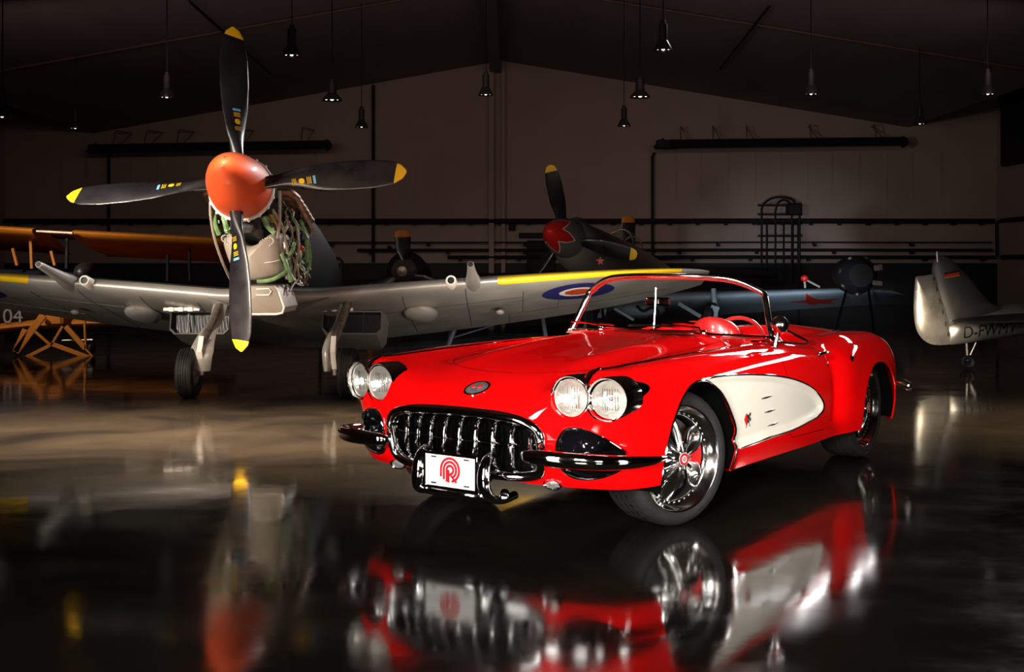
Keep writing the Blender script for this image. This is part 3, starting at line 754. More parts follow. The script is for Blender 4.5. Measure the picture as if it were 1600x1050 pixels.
# bumpers: swept flattened tubes
def sweep(path, wd, hd, n=14):
    P = cr(path, 6); T = np.gradient(P, axis=0); T /= np.linalg.norm(T, axis=1)[:, None]
    W_ = np.interp(np.linspace(0, 1, len(P)), np.linspace(0, 1, len(wd)), wd); H_ = np.interp(np.linspace(0, 1, len(P)), np.linspace(0, 1, len(hd)), hd); R = []
    for i in range(len(P)):
        s_ = np.cross(T[i], [0, 0, 1.]); s_ /= np.linalg.norm(s_); u = np.cross(s_, T[i])
        R.append([P[i]+s_*W_[i]*cos(a)+u*H_[i]*np.sign(sin(a))*abs(sin(a))**.8 for a in np.arange(n)*2*pi/n])
    m = grid(R, closev=True); m[1].append(list(range(n))); m[1].append([(len(P)-1)*n+k for k in range(n)]); return m
for sg in (1, -1):
    pth = [(.86, sg*.405, .428), (.885, sg*.45, .430), (.885, sg*.55, .43), (.86, sg*.68, .428), (.79, sg*.80, .423), (.68, sg*.885, .418), (.56, sg*.925, .415), (.46, sg*.935, .415)]
    obj('front_bumper', join(sweep(pth, [.008, .022, .026, .026, .026, .022, .016, .005], [.014, .031, .037, .037, .035, .030, .021, .007])), CHROME, CAR, ang=60)
    obj('bumper_bracket', tube([(.885, sg*.60, .43), (.72, sg*.58, .42)], .016, 8), CHROME, CAR)
    pth = [(.82, sg*.200, .405), (.865, sg*.200, .375), (.885, sg*.200, .31), (.882, sg*.205, .25), (.85, sg*.22, .205), (.78, sg*.235, .19), (.69, sg*.24, .20)]
    g_ = []
    P = cr(pth, 5); T = np.gradient(P, axis=0); T /= np.linalg.norm(T, axis=1)[:, None]; R = []
    for i in range(len(P)):
        f = i/(len(P)-1); n_ = np.cross(T[i], [0, 1., 0]); wv = .022+.016*sin(pi*min(1, f*1.1))
        R.append([P[i]+A([0, 1., 0])*wv*cos(a)+n_*.020*sin(a) for a in np.arange(14)*2*pi/14])
    m_ = grid(R, closev=True); m_[1].append(list(range(14))); m_[1].append([(len(P)-1)*14+k for k in range(14)])
    obj('bumper_guard', m_, CHROME, CAR, ang=60)
    pth = [(-3.44, sg*.45, .43), (-3.50, sg*.55, .43), (-3.46, sg*.70, .43), (-3.36, sg*.82, .43), (-3.20, sg*.90, .43), (-3.08, sg*.915, .43)]
    obj('rear_bumper', sweep(pth, [.01, .028, .032, .032, .026, .006], [.012, .034, .038, .036, .028, .008]), CHROME, CAR, ang=60)
# licence plate
lp = obj('license_plate', box((.880, -.152, .238), (.885, .152, .390), .002), SIGNW, CAR)
obj('plate_frame', join(*[obb(a, b, .014, .010, (1, 0, 0)) for a, b in (((.884, -.158, .232), (.884, .158, .232)), ((.884, -.158, .396), (.884, .158, .396)), ((.884, -.158, .226), (.884, -.158, .402)), ((.884, .158, .226), (.884, .158, .402)))], box((.868, -.157, .232), (.879, .157, .396))), CHROME, lp)
obj('plate_tray', join(tube([(.875, -.19, .218), (.89, -.17, .215), (.892, 0, .214), (.89, .17, .215), (.875, .19, .218)], .013, 10), tube([(.86, -.19, .200), (.872, 0, .194), (.86, .19, .200)], .012, 10)), CHROME, CAR)
obj('plate_bolt', join(*[tube([(.884, y-.013, z), (.888, y-.013, z), (.888, y+.013, z), (.884, y+.013, z)], .0035, 6) for y in (-.10, .10) for z in (.253, .378)]), BLACK, lp)
def ribbon(pts, w_, x):
    P = A(pts, float); T = np.gradient(P, axis=0); T /= np.linalg.norm(T, axis=1)[:, None]; N_ = np.stack([-T[:, 1], T[:, 0]], 1)
    L_, R_ = P+N_*w_/2, P-N_*w_/2
    V = [(x, a, b) for a, b in L_]+[(x, a, b) for a, b in R_]+[(x-.0015, a, b) for a, b in L_]+[(x-.0015, a, b) for a, b in R_]; n = len(P)
    F = []
    for i in range(n-1): F += [[i, i+1, n+i+1, n+i], [i, 2*n+i, 2*n+i+1, i+1], [n+i, n+i+1, 3*n+i+1, 3*n+i]]
    return shell(V, F)
lg = []
cy_, cz_ = 0.0, .322
for r, a0, a1, zl in ((.055, pi, -.62*pi+.55, .286), (.0375, pi, -.5*pi+.3, .274), (.0200, pi, -.5*pi, .264)):
    arc = [(cy_+r*cos(t), cz_+r*sin(t)) for t in np.linspace(a0, a1, 30)]
    lg.append(ribbon([(cy_-r, zl), (cy_-r, (zl+cz_)/2)]+arc, .0115, .8875))
lg.append(ribbon([(.0, .299), (-.006, .299)], .0100, .8875)); lg.append(ribbon([(-.008, .262), (-.008, .322)], .0100, .8875))
lg.append(ribbon([(.004, .298), (.020, .282), (.040, .264)], .0100, .8875))
obj('round_letter_logo', join(*lg), REDINK, lp, label='red round striped letter logo')
# nose emblem
e0 = surf(2, .675, 0)[0]; e1 = surf(2, .70, 0)[0]; tl = atan2(e0[2]-e1[2], .025)
Re = rot('y', tl); 
em = obj('nose_emblem', xf(join(lathe([(.068, -.006), (.069, .004), (.062, .008), (.056, .005)], 36)), Re, e0), CHROME, CAR)
obj('emblem_face', xf(lathe([(.057, .0), (.057, .005), (.04, .009), (0, .011)], 36), Re, e0), mat('emblem_silver', (.35, .34, .34), .3, .8, noise=.4, nscale=60), em)
obj('emblem_flags', xf(join(*[prism([(-.018+a, -.030+s_*.0), (.0+a, -.006), (.012+a, -.018), (-.006+a, -.036)], 2, .008, .013) for a, s_ in ((.0, 0),)], prism([(-.016, .006), (.010, .012), (.004, .034), (-.020, .026)], 2, .008, .013)), Re, e0), mat('badge_red', (.5, .01, .01), .3), em)
# windshield
tt = np.linspace(-1, 1, 41)
def wsbase(t): return A([-.98-.28*abs(t)**2.4, .70*t, .895-.02*abs(t)**3])
def wstop(t): return A([-1.20-.17*abs(t)**2.4, .60*t, 1.235-.055*abs(t)**3.2])
def wsmid(t, f):
    a, b = wsbase(t), wstop(t); p = a+(b-a)*f; return p
def tw(t): return t
ws_b = [wsbase(t) for t in tt]; ws_t = [wstop(t) for t in tt]
# rounded upper corners
def wspt(t, f):
    k = max(0, abs(t)-.62)/.38; ff = f*(1-.17*k**2.2); return wsmid(t, ff)
obj('windshield_glass', grid([[wspt(t, f) for f in np.linspace(0, 1, 14)] for t in tt]), GLASS, CAR)
fr = [wspt(-1, f) for f in np.linspace(0, .9, 8)]+[wspt(t, 1) for t in tt]+[wspt(1, f) for f in np.linspace(.9, 0, 8)]
fr = [fr[0]-A([0, 0, .02])]+fr+[fr[-1]-A([0, 0, .02])]
rr_ = [.020]*9+[.015]*41+[.020]*9
obj('windshield_frame', tube(fr, rr_, 10), BCHROME, CAR, ang=60)
obj('windshield_base_molding', tube([wsbase(t)+A([.006, 0, -.004]) for t in tt], .011, 8), CHROME, CAR)
obj('windshield_gasket', tube([wspt(t, 1)+A([-.02, 0, -.018]) for t in tt], .008, 8), DRED, CAR)
for sg in (1, -1):
    b_ = wsbase(sg)
    obj('windshield_foot', join(ball(b_+A([0, 0, -.01]), (.05, .028, .022), 14, 8), tube([b_+A([.05, 0, -.02]), b_+A([-.05, 0, -.02])], .018, 8)), CHROME, CAR)
    # vent window posts sweeping back
w0 = A([-.90, .44, .905])
obj('wiper', join(tube([(-.93, .42, .90), (-1.00, .36, .93), (-1.02, .10, .945)], .006, 8), tube([(-1.0, .26, .935), (-1.0, -.12, .93)], .007, 6), ball((-.92, .43, .905), (.02, .02, .02), 10, 6)), CHROME, CAR)
obj('wiper', join(tube([(-.93, -.28, .90), (-1.00, -.34, .93), (-1.03, -.48, .94)], .006, 8), tube([(-1.0, -.22, .93), (-1.04, -.56, .94)], .007, 6), ball((-.92, -.27, .905), (.02, .02, .02), 10, 6)), CHROME, CAR)
obj('cowl_vent', join(*[obb((-.86+k*.018, .22, .897), (-.86+k*.018, .40, .893), .006, .006) for k in range(5)]), CHROME, CAR)
obj('rearview_mirror', join(tube([(-1.1, .0, .90), (-1.12, 0, 1.03), (-1.13, 0, 1.16)], .006, 8), box((-1.16, -.09, 1.05), (-1.14, .09, 1.10), .01)), CHROME, CAR)
# door mirror
mr = obj('door_mirror', join(tube([(-1.13, .775, .83), (-1.135, .79, .88), (-1.13, .80, .92)], [.022, .012, .012], 12), xf(lathe([(0, -.045), (.022, -.04), (.042, -.02), (.052, .004), (.053, .02), (.048, .022)], 24, 'x'), rot('y', pi), (-1.135, .80, .955))), BCHROME, CAR)
obj('mirror_glass', xf(lathe([(.049, 0), (0, .002)], 24, 'x'), rot('y', pi), (-1.157, .80, .955)), mat('mirror_face', (.9, .9, .9), .02, 1, noise=.01), mr)
# interior
tub = A([p for p in COCK]); P = []
for s_, z_ in ((1.0, .80), (.98, .74), (.96, .5), (.9, .36), (.5, .34), (.01, .34)):
    P.append([(-1.53+(p[0]+1.53)*s_, p[1]*s_, z_) for p in tub])
obj('cockpit_tub', grid(P, closev=True), DRED, CAR)
zt = surf(2, tub[:, 0], np.abs(tub[:, 1]))[:, 2]
obj('cockpit_edge_molding', tube([(p[0], p[1], z+.004) for p, z in zip(tub, zt)], .010, 8, closed=True), CHROME, CAR)
dash = [[(-1.10-.10*cos(a)*k, y, .80+.075*sin(a)) for a in np.linspace(-.6, pi/2+.5, 9)] for y, k in [(v, 1-.25*(v/.6)**2) for v in np.linspace(-.62, .62, 15)]]
obj('dashboard', grid(dash), DRED, CAR)
dm = []
for f in np.linspace(0, pi/2, 9): dm.append([(-1.22+.20*(1-cos(f))*.4+.10*cos(a)*cos(f), .36+.155*cos(f)*sin(a), .885+.105*sin(f)) for a in np.arange(24)*2*pi/24])
obj('instrument_hood', grid(dm, closev=True), mat('red_dash_hood', (.55, .01, .01), .35, coat=.5, noise=.05), CAR, label='domed red instrument hood')
def seatm(y0):
    m1 = []
    for f in np.linspace(0, 1, 9):
        z = .45+f*.39; wd = .23*(1-.55*max(0, f-.55)**1.6/.28); xx = -1.78-.14*f; th = .06*(1-.35*f)
        m1.append([(xx+th*cos(a)*1.0, y0+wd*np.sign(sin(a))*abs(sin(a))**.6, z) for a in np.arange(20)*2*pi/20])
    g = grid(m1, closev=True); g[1].append([160+i for i in range(20)][::-1]); return g
for y0 in (.36, -.36):
    st = obj('seat', seatm(y0), DRED, CAR)
    obj('seat_cushion', box((-1.76, y0-.23, .36), (-1.30, y0+.23, .50), .05), DRED, st)
    obj('seat_piping', tube([(-1.78-.14*f+.055, y0+s_*.21*(1-.55*max(0, f-.55)**1.6/.28), .45+f*.39) for s_, fs in ((-1, np.linspace(.2, 1, 8)), (1, np.linspace(1, .2, 8))) for f in fs], .006, 6), mat('cream_piping', (.6, .4, .35), .5), st)
sc_ = A([-1.47, .37, .785]); Rw = rot('y', -.32)
ang_ = np.arange(48)*2*pi/48
swp = [A([0, .195*cos(a), .195*sin(a)])@Rw.T+sc_ for a in ang_]
sw = obj('steering_wheel', join(tube(swp, .013, 10, closed=True)), mat('red_steering_rim', (.5, .02, .02), .25, coat=.6), CAR)
obj('steering_spokes', join(*[obb(sc_, A([.01, .19*cos(a), .19*sin(a)])@Rw.T+sc_, .022, .008) for a in (0, pi, -pi/2)], ball(sc_, (.03, .05, .05)), tube([sc_, sc_+A([.35, 0, -.12])], .025, 10)), CHROME, sw)
# door handle, antenna mast, fuel cap
obj('door_handle', join(tube(cr([(-1.63, .845, .755), (-1.66, .872, .765), (-1.74, .872, .763), (-1.78, .848, .755)], 5), .0085, 8), ball((-1.63, .85, .755), (.02, .01, .014))), CHROME, CAR)
obj('door_lock', ball((-1.76, .852, .69), (.013, .006, .013), 10, 6), CHROME, CAR)
fc = surf(1, -2.12, .70)[0]; obj('fuel_cap', xf(lathe([(.022, 0), (.022, .01), (.014, .016), (0, .018)], 16, 'y'), None, fc), CHROME, CAR)
for sg in (1, -1):
    tl_ = surf(1, -3.30, .60)[0]
    obj('tail_lamp', ball((-3.40, sg*.60, .62), (.05, .06, .05), 14, 10), mat('tail_lens_red', (.4, .0, .0), .15, noise=.1), CAR)
# exhaust tip under the front? -> tow fitting at the guards
obj('license_lamp', join(tube([(.80, .26, .225), (.86, .30, .222)], .024, 12), ball((.865, .302, .222), (.02, .026, .024))), CHROME, CAR)
# wheels ----------------------------------------------------------
def wheel_proto():
    # local: axle along +y (outer face at +y = 0), centre at the origin
    wh = obj('wheel', join(lathe([(.272, -.235), (.272, -.225), (.255, -.22), (.250, -.19), (.246, -.17), (.250, -.04), (.262, -.006), (.2675, .0), (.2655, .004), (.262, .004), (.257, -.004), (.250, -.016), (.236, -.036), (.226, -.044), (.218, -.046), (.214, -.052)], 64, 'y')), BCHROME, CAR, ang=60)
    pr_ = [(.262, -.235), (.262, -.005), (.268, .004), (.285, .010), (.305, .008), (.322, -.004), (.332, -.018), (.336, -.035), (.338, -.075), (.338, -.165), (.335, -.205), (.325, -.225), (.30, -.24), (.28, -.24)]
    N = 144; a = np.arange(N)*2*pi/N; P = []
    for k, (r, y) in enumerate(pr_):
        g = np.zeros(N)
        if 6 <= k <= 10: g = -.0035*((np.arange(N)+k*1) % 4 == 0)
        P.append(np.stack([(r+g)*np.cos(a), np.full(N, y), (r+g)*np.sin(a)], 1))
    obj('tire', grid(P, closev=True), RUBBER, wh, ang=30)
    obj('tread_groove', join(*[lathe([(.3385, y-.004), (.332, y-.003), (.332, y+.003), (.3385, y+.004)], 96, 'y') for y in (-.08, -.12, -.16)]), GAP, wh)
    obj('inner_barrel', lathe([(.214, -.052), (.212, -.09), (.222, -.13), (.228, -.22)], 56, 'y'), mat('dark_wheel_barrel', (.05, .05, .052), .35, .8, noise=.2), wh)
    sp = []; lug = []
    for k in range(5):
        th = k*2*pi/5
        def Pt(r, o, y): return (r*cos(th)-o*sin(th), y, r*sin(th)+o*cos(th))
        rs = np.linspace(.035, .216, 14); P = []
        for i, r in enumerate(rs):
            f = (r-.035)/.181; w_ = .012+.038*sin(pi*min(1, f**1.15*.86))**1.1+.010*f; yy_ = .014-.062*f**1.3; sk = .008*f*f
            P.append([Pt(r, sk+w_*x, yy_+dy) for x, dy in ((-1, -.030), (-1, -.004), (-.90, .002), (-.78, .001), (-.66, -.006), (-.35, -.013), (0, -.015), (.35, -.013), (.66, -.006), (.78, .001), (.90, .002), (1, -.004), (1, -.030))])
        sp.append(grid(P, closev=True))
        lug.append(xf(lathe([(.008, 0), (.008, .012), (.005, .016), (0, .016)], 8, 'y'), None, Pt(.064, .045, -.020)))
    hub = lathe([(.222, -.115), (.16, -.11), (.10, -.09), (.085, -.04), (.080, -.018), (.06, -.008), (.045, .008), (.038, .022), (.034, .026)], 40, 'y')
    obj('spoke_star', join(*sp), BCHROME, wh, ang=60)
    obj('hub', lathe([(.092, -.06), (.088, -.034), (.070, -.026), (.048, -.014), (.040, .004), (.036, .018), (.033, .020)], 40, 'y'), CHROME, wh)
    obj('center_cap', lathe([(.033, .018), (.031, .022), (.022, .0235), (.0, .024)], 28, 'y'), SIGNW, wh, label='white center cap')
    obj('cap_ring', join(lathe([(.030, .0235), (.028, .0255), (.019, .0262), (.018, .0245)], 28, 'y'), lathe([(.010, .0255), (.006, .0262), (.005, .0245)], 16, 'y')), REDINK, wh)
    for m_ in lug: obj('lug_nut', m_, SATIN, wh)
    for t in np.arange(40)*2*pi/40: obj('rivet', ball((.222*cos(t), -.043, .222*sin(t)), .0048, 6, 4), SATIN, wh)
    obj('brake_disc', lathe([(.06, -.10), (.195, -.10), (.195, -.125), (.06, -.125)], 48, 'y', close=True), SATIN, wh)
    cal = []
    for rr0, rr1, y0, y1 in ((.10, .200, -.066, -.135),):
        P = []
        for t in np.linspace(-.50, .50, 12): P.append([(r*cos(t), y, r*sin(t)) for r, y in ((rr0, y0), (rr0+.02, y0+.022), (rr1-.01, y0+.022), (rr1+.008, y0), (rr1+.008, y1), (rr0, y1))])
        g = grid(P, closev=True); g[1].append(list(range(6))); g[1].append([66+i for i in range(6)]); cal.append(g)
    obj('brake_caliper', xf(join(*cal), rot('y', pi)), CALR, wh, label='red brake caliper')
    return wh
wp = wheel_proto()
ws_ = [(0, .80, 1), (-2.59, .80, 1), (0, -.80, -1), (-2.59, -.80, -1)]
for i, (x, y, sg) in enumerate(ws_):
    o = wp if i == 0 else dup(wp, CAR)
    st_ = -.30 if x == 0 else 0                  # front wheels steered
    o.location = (x+(.032 if sg > 0 else -.032)*(x == 0), y-(.018*sg if x == 0 else 0), .338); o.rotation_euler = (0, 0 if i != 1 else .6, st_) if sg > 0 else (0, 0, pi+st_)

# ------------------------------------------------------------------ four-blade fighter with its engine bare
SX, SD = -2.44, 11.5
SP = empty('fighter_airplane', (SX, SD, 0), 0, 'grey vintage fighter airplane with orange-red spinner, four black propeller blades and exposed engine', 'airplane')
TH = radians(13); HUB = A([SX-.04, 10.6, 2.03])
def af(p):                                         # (aft, right, up) from the hub -> world
    p = np.asarray(p, float); a, b, h = p[..., 0], p[..., 1], p[..., 2]
    return np.stack([HUB[0]+b, HUB[1]+a*cos(TH)+h*sin(TH), HUB[2]-a*sin(TH)+h*cos(TH)], -1)
def afm(m): return (af(m[0]), m[1])
def S(name, m, material, parent=None, **k): return obj(name, m, material, parent or SP, world=True, **k)
# spinner
prof = [(0, -.56), (.012, -.562), (.028, -.553), (.06, -.53), (.10, -.485), (.15, -.41), (.195, -.32), (.232, -.21), (.258, -.10), (.272, 0), (.281, .10), (.284, .15)]
sp_ = lathe(prof, 48); V = sp_[0]; spm = (af(np.stack([V[:, 2], V[:, 0], V[:, 1]], 1)), sp_[1])
spin = S('spinner', spm, SPIN)
S('spinner_screw', join(*[ball(af(A([[-.50, 0, .10]]))[0], .010, 8, 6)]), SPIN, spin)
ring = lathe([(.284, .155), (.300, .155), (.304, .17), (.304, .19), (.285, .195), (.25, .19)], 56); V = ring[0]
rg = S('spinner_backing_ring', (af(np.stack([V[:, 2], V[:, 0], V[:, 1]], 1)), ring[1]), RWHT)
S('ring_lug', join(*[ball(af([.175, .305*cos(t), .305*sin(t)]), (.014, .012, .016), 8, 6) for t in np.arange(18)*2*pi/18+.1]), RWHT, rg)
# blades
def bladesec(r, R=1.53):
    f = (r-.26)/(R-.26)
    c = np.interp(f, [0, .08, .2, .35, .55, .75, .9, .97, 1.0], [.10, .14, .205, .255, .278, .262, .21, .125, .025])
    t = np.interp(f, [0, .08, .2, .4, .7, 1], [.10, .085, .050, .032, .02, .008])
    be = radians(np.interp(f, [0, .15, .4, 1], [62, 52, 38, 24]))
    rd = np.clip(1-f/.16, 0, 1)
    return c, t, be, rd
def blade(phi, R=1.53, fn=af, sec=bladesec, n=40):
    er = A([0, cos(phi), sin(phi)]); et = A([0, -sin(phi), cos(phi)]); ax = A([-1., 0, 0])
    P = []
    fs = np.concatenate([np.linspace(.26, R-.09, n), R-.09+.09*np.sin(np.linspace(.15, pi/2, 10))])
    for r in fs:
        c, t, be, rd = sec(r, R); cd = et*cos(be)+ax*sin(be); nd = ax*cos(be)-et*sin(be); row = []
        for a in np.arange(24)*2*pi/24:
            x = cos(a)*c/2; y = sin(a)*t/2*(1.5 if sin(a) > 0 else .6 if rd < .5 else 1)
            row.append(er*r+cd*x+nd*y-er*(.05*((x/c)**2)*0))
        P.append(row)
    P = A(P); m = grid(fn(P), closev=True); N = P.shape[0]
    m[1].append([(N-1)*24+i for i in range(24)]); m[1].append(list(range(24))[::-1])
    rr = (np.repeat(fs, 24)); xx = np.tile(np.cos(np.arange(24)*2*pi/24), N)
    return m, rr, xx
def bladepatch(phi, r0, r1, x0, x1, off=.004, fn=af, R=1.53, sec=bladesec):
    er = A([0, cos(phi), sin(phi)]); et = A([0, -sin(phi), cos(phi)]); ax = A([-1., 0, 0]); P = []
    for r in np.linspace(r0, r1, 5):
        c, t, be, rd = sec(r, R); cd = et*cos(be)+ax*sin(be); nd = ax*cos(be)-et*sin(be)
        P.append([er*r+cd*x+nd*(t/2*1.5*sqrt(max(0, 1-(2*x/c)**2))+off) for x in np.linspace(x0, x1, 4)])
    return grid(fn(A(P)))
SKYB = mat('decal_blue', (.15, .42, .7), .4, noise=.05)
for k in range(4):
    phi = radians(4.5+90*k); m, rr, xx = blade(phi)
    tip, rest, _ = clip(m, rr-(1.53-.10)-xx*.025)
    b_ = obj('propeller_blade', [rest, tip], [BLADE, YEL], SP, world=True)
    dc = [bladepatch(phi, r0, r0+.006, -.035, .035) for r0 in (.50, .515, .53, .635, .65, .665)]
    a = np.linspace(0, 2*pi, 16, endpoint=False)
    S('yellow_decal', join(*dc, bladepatch(phi, .56, .61, -.02, .02), bladepatch(phi, .57, .60, -.028, .028)), YEL, b_)
    S('blue_decal', bladepatch(phi, .69, .712, -.04, .04), SKYB, b_)
# wing
def naca(n, t):
    x = (1-np.cos(np.linspace(0, pi, n)))/2; y = 5*t*(.2969*np.sqrt(x)-.126*x-.3516*x**2+.2843*x**3-.1036*x**4)
    cam_ = .02*4*x*(1-x)
    up = np.stack([x, cam_+y], 1)[::-1]; dn = np.stack([x, cam_-y*.9], 1)[1:]
    return np.concatenate([up, dn])
HS = 4.60
def chord(b): return 2.42*np.sqrt(np.maximum(1-(b/(HS+.12))**2.3, 0.0))**1.0
def wingpt(b, xc, zc, sg):
    c = chord(b); ale = 1.56+.30*(2.42-c); hh = -.735+.095*max(b-.5, 0)-(.0 if b < 4.2 else (b-4.2)**2*.1)
    inc = radians(2)
    return (ale+c*xc, sg*b, hh+c*zc-c*xc*math.tan(inc)+.03)
def wing(sg):
    bs = np.concatenate([np.linspace(.0, 4.2, 64), np.linspace(4.24, HS, 16)]); P = []; par = []
    for b in bs:
        sec = naca(26, .135-.065*b/HS)
        if b > HS-.12: sec = sec*A([1, max(.05, sqrt(max(0, 1-((b-HS+.12)/.12)**2)))])
        P.append([wingpt(b, x, z, sg) for x, z in sec]); par.append([(b, x*chord(b), z, x) for x, z in sec])
    P = A(P); par = A(par).reshape(-1, 4); m = grid(af(P))
    n = P.shape[1]; m[1].append([(len(bs)-1)*n+i for i in range(n)])
    return m, par, n
for sg in (1, -1):
    m, par, n = wing(sg)
    K = np.zeros(len(m[0])); side = np.tile(np.concatenate([np.ones(25), [0], -np.ones(25)]), len(par)//n)
    parts = []; mats_ = []
    def carry(m, fields, f):                      # clip while carrying fields along as extra geometry
        ext = (np.concatenate([m[0], fields], 1), m[1]); return clip(ext, f)
    cur = (np.concatenate([m[0], par, side[:, None]], 1), m[1])
    def take(cur, fn):
        V = cur[0]; p, n_, _ = clip(cur, fn(V[:, 3], V[:, 4], V[:, 6], V[:, 7])); return p, n_
    # upper camouflage, yellow leading edge, roundel
    cur, up_ = take(cur, lambda b, a, x, s: np.where(s > 0, .035-x, .5))
    cur, yl = take(cur, lambda b, a, x, s: np.maximum(np.maximum(a-.055, 2.33-b if sg > 0 else 2.50-b), b-4.28))
    out = [cur, up_, yl]; ms_ = [ALU, ALUD, YEL]
    if True:
        rc = (3.20 if sg > 0 else 3.42, .60)
        def rad(r): return lambda b, a, x, s: np.where(s < 0, np.hypot(b-rc[0], (a-rc[1]))-r, 1)
        cur, blue = take(cur, rad(.40)); blue, wh_ = take(blue, rad(.215)); wh_, rd_ = take(wh_, rad(.155))
        out = [cur, up_, yl, blue, wh_, rd_]; ms_ = [ALU, ALUD, YEL, RBLUE, RWHT, RRED]
    out = [(o_[0][:, :3], o_[1]) for o_ in out]
    wg = obj('wing', out, ms_, SP, world=True, ang=60)
    def wl(b0, x0, b1, x1, r=.0035, nn=24):        # panel line on the lower skin
        pts = []
        for f in np.linspace(0, 1, nn):
            b = b0+(b1-b0)*f; x = x0+(x1-x0)*f; t_ = .135-.065*b/HS
            y = 5*t_*(.2969*sqrt(x)-.126*x-.3516*x**2+.2843*x**3-.1036*x**4)
            pts.append(wingpt(b, x, .08*x*(1-x)-y*.9-.0002, sg))
        return tube(af(A(pts)), r, 5)
    S('panel_seam', join(wl(2.45, .72, 4.2, .70), wl(2.45, .72, 2.45, .97), wl(1.35, .05, 1.35, .9), wl(.75, .05, .75, .9), wl(2.0, .03, 2.0, .95), wl(3.0, .42, 3.0, .72), wl(2.6, .15, 2.6, .7), wl(.8, .30, 2.6, .28)), OGREY, wg)
    # teardrop blister
    P = []
    for f in np.linspace(0, 1, 16):
        r = sin(pi*f**.7)**.8 if 0 < f < 1 else 0; cen = wingpt(1.50, .18+f*.33, -.052, sg)
        P.append([A(cen)+A([0, .14*r*cos(a)*1.3, .075*r*sin(a)]) for a in np.arange(16)*2*pi/16])
    S('blister_fairing', grid(af(A(P)), closev=True), ALU, wg)
    # cannon barrel and gun port
    c0 = A(wingpt(2.08, .0, 0, sg)); 
    S('cannon_barrel', afm(xf(lathe([(0, -.02), (.030, -.02), (.034, .0), (.045, .3), (.062, .55), (.085, .80), (.07, 1.0)], 20), A([[0, 0, 1], [1, 0, 0], [0, 1, 0]]), c0+A([-.74, 0, .01]))), ALU, wg)
    S('cannon_muzzle', afm(xf(lathe([(.0, -.024), (.026, -.024), (.024, .01)], 14), A([[0, 0, 1], [1, 0, 0], [0, 1, 0]]), c0+A([-.74, 0, .01]))), BLACK, wg)
    c1 = A(wingpt(1.86, .0, 0, sg))
    pt = S('gun_port', afm(xf(lathe([(.036, -.12), (.048, -.125), (.056, -.11), (.058, .0), (.062, .2)], 20), A([[0, 0, 1], [1, 0, 0], [0, 1, 0]]), c1+A([0, 0, .01]))), RWHT, wg)
    S('port_bore', afm(xf(lathe([(.0, -.10), (.038, -.10), (.036, -.119)], 16), A([[0, 0, 1], [1, 0, 0], [0, 1, 0]]), c1+A([0, 0, .01]))), BLACK, wg)
    S('wing_bump', afm(ball(wingpt(2.35, .45, -.055, sg), (.06, .05, .03), 12, 8)), ALU, wg)
    # radiator housing
    yo = sg*.80; zr = -.86; L_ = []
    def rsec(a, w0_, w1_, zt, zb): return [af([a, yo+sg*x, z]) for x, z in [(-w0_, zt), (w0_, zt), (w1_, zb+.05), (w1_-.05, zb), (-w1_+.05, zb), (-w1_, zb+.05)]]
    R0 = [rsec(2.0, .30, .30, -.80, -1.02), rsec(1.98, .31, .31, -.79, -1.035), rsec(2.3, .32, .31, -.77, -1.06), rsec(2.8, .30, .28, -.77, -1.06), rsec(3.4, .22, .2, -.80, -.98)]
    rb = S('radiator_housing', grid(A(R0), closev=True), ALU)
    R1 = [rsec(1.995, .30, .30, -.80, -1.02), rsec(2.1, .28, .28, -.81, -1.0)]; back = grid(A([R1[1], [np.mean(R1[1], 0)]*6]), closev=True)
    S('radiator_core', join(grid(A(R1), closev=True), back), OGREY, rb)
    S('radiator_slat', join(*[obb(af([2.06, yo+x, -.83]), af([2.06, yo+x+.03, -1.0]), .004, .03, (0, 1, 0)) for x in np.linspace(-.26, .24, 16)]+[obb(af([2.0, yo+sg*.12, -.80]), af([2.0, yo+sg*.12, -1.02]), .016, .02, (0, 1, 0)), ]), OGREY, rb)
    S('housing_lip', join(obb(af([1.9, yo-.36, -.785]), af([1.9, yo+.02, -.785]), .03, .035), *[obb(af([1.88, yo+x, -.79]), af([1.88, yo+x+.05, -.79]), .012, .045) for x in (-.3, -.2, -.1)]), RWHT, rb)
    # landing gear
    wc = A([SX+sg*.78+(.06 if sg < 0 else 0.06), SD, .245]); top = A([SX+sg*.66+.10, SD+.62, .80]); kx = .10 if sg > 0 else .10
    leg = S('landing_gear_leg', join(tube([top+A([0, 0, .12]), wc+A([-.135*1 if sg > 0 else .135, -.02, .30])], .040, 14), tube([wc+A([-.135 if sg > 0 else .135, -.02, .34]), wc+A([-.125 if sg > 0 else .125, -.02, -.02])], .032, 14), tube([wc+A([-.14 if sg > 0 else .14, -.01, 0]), wc], .028, 12)), STEEL)
    q = -1 if sg > 0 else 1
    S('torque_link', join(obb(wc+A([q*.135, -.05, .36]), wc+A([q*.135, -.13, .22]), .05, .018), obb(wc+A([q*.135, -.13, .22]), wc+A([q*.13, -.04, .04]), .05, .018), tube([top+A([q*.02-.02, -.05, 0]), wc+A([q*.16, -.06, .1])], .008, 6)), RWHT, leg)
    fo = q*.9
    lb = wc+A([q*.135, -.02, .30]); F0 = [top+A([0, -.07, .10]), top*.7+lb*.3+A([0, -.07, 0]), top*.3+lb*.7+A([0, -.07, 0]), lb+A([0, -.07, -.08]), wc+A([q*.13, -.09, .02])]
    Wd = [.075, .07, .085, .115, .085]; P = []
    cf, wf = cr(F0, 6), np.interp(np.linspace(0, 1, 25), np.linspace(0, 1, 5), Wd)
    if sg > 0: wf = wf*.42; cf = cf-A([.07, 0, 0])
    for c_, w1 in zip(cf, wf): P.append([c_+A([w1*x, .05*(x*x)*1.0-.0+t2, 0]) for x, t2 in [(v, 0) for v in np.linspace(-1, 1, 9)]+[(v, .012) for v in np.linspace(1, -1, 9)]])
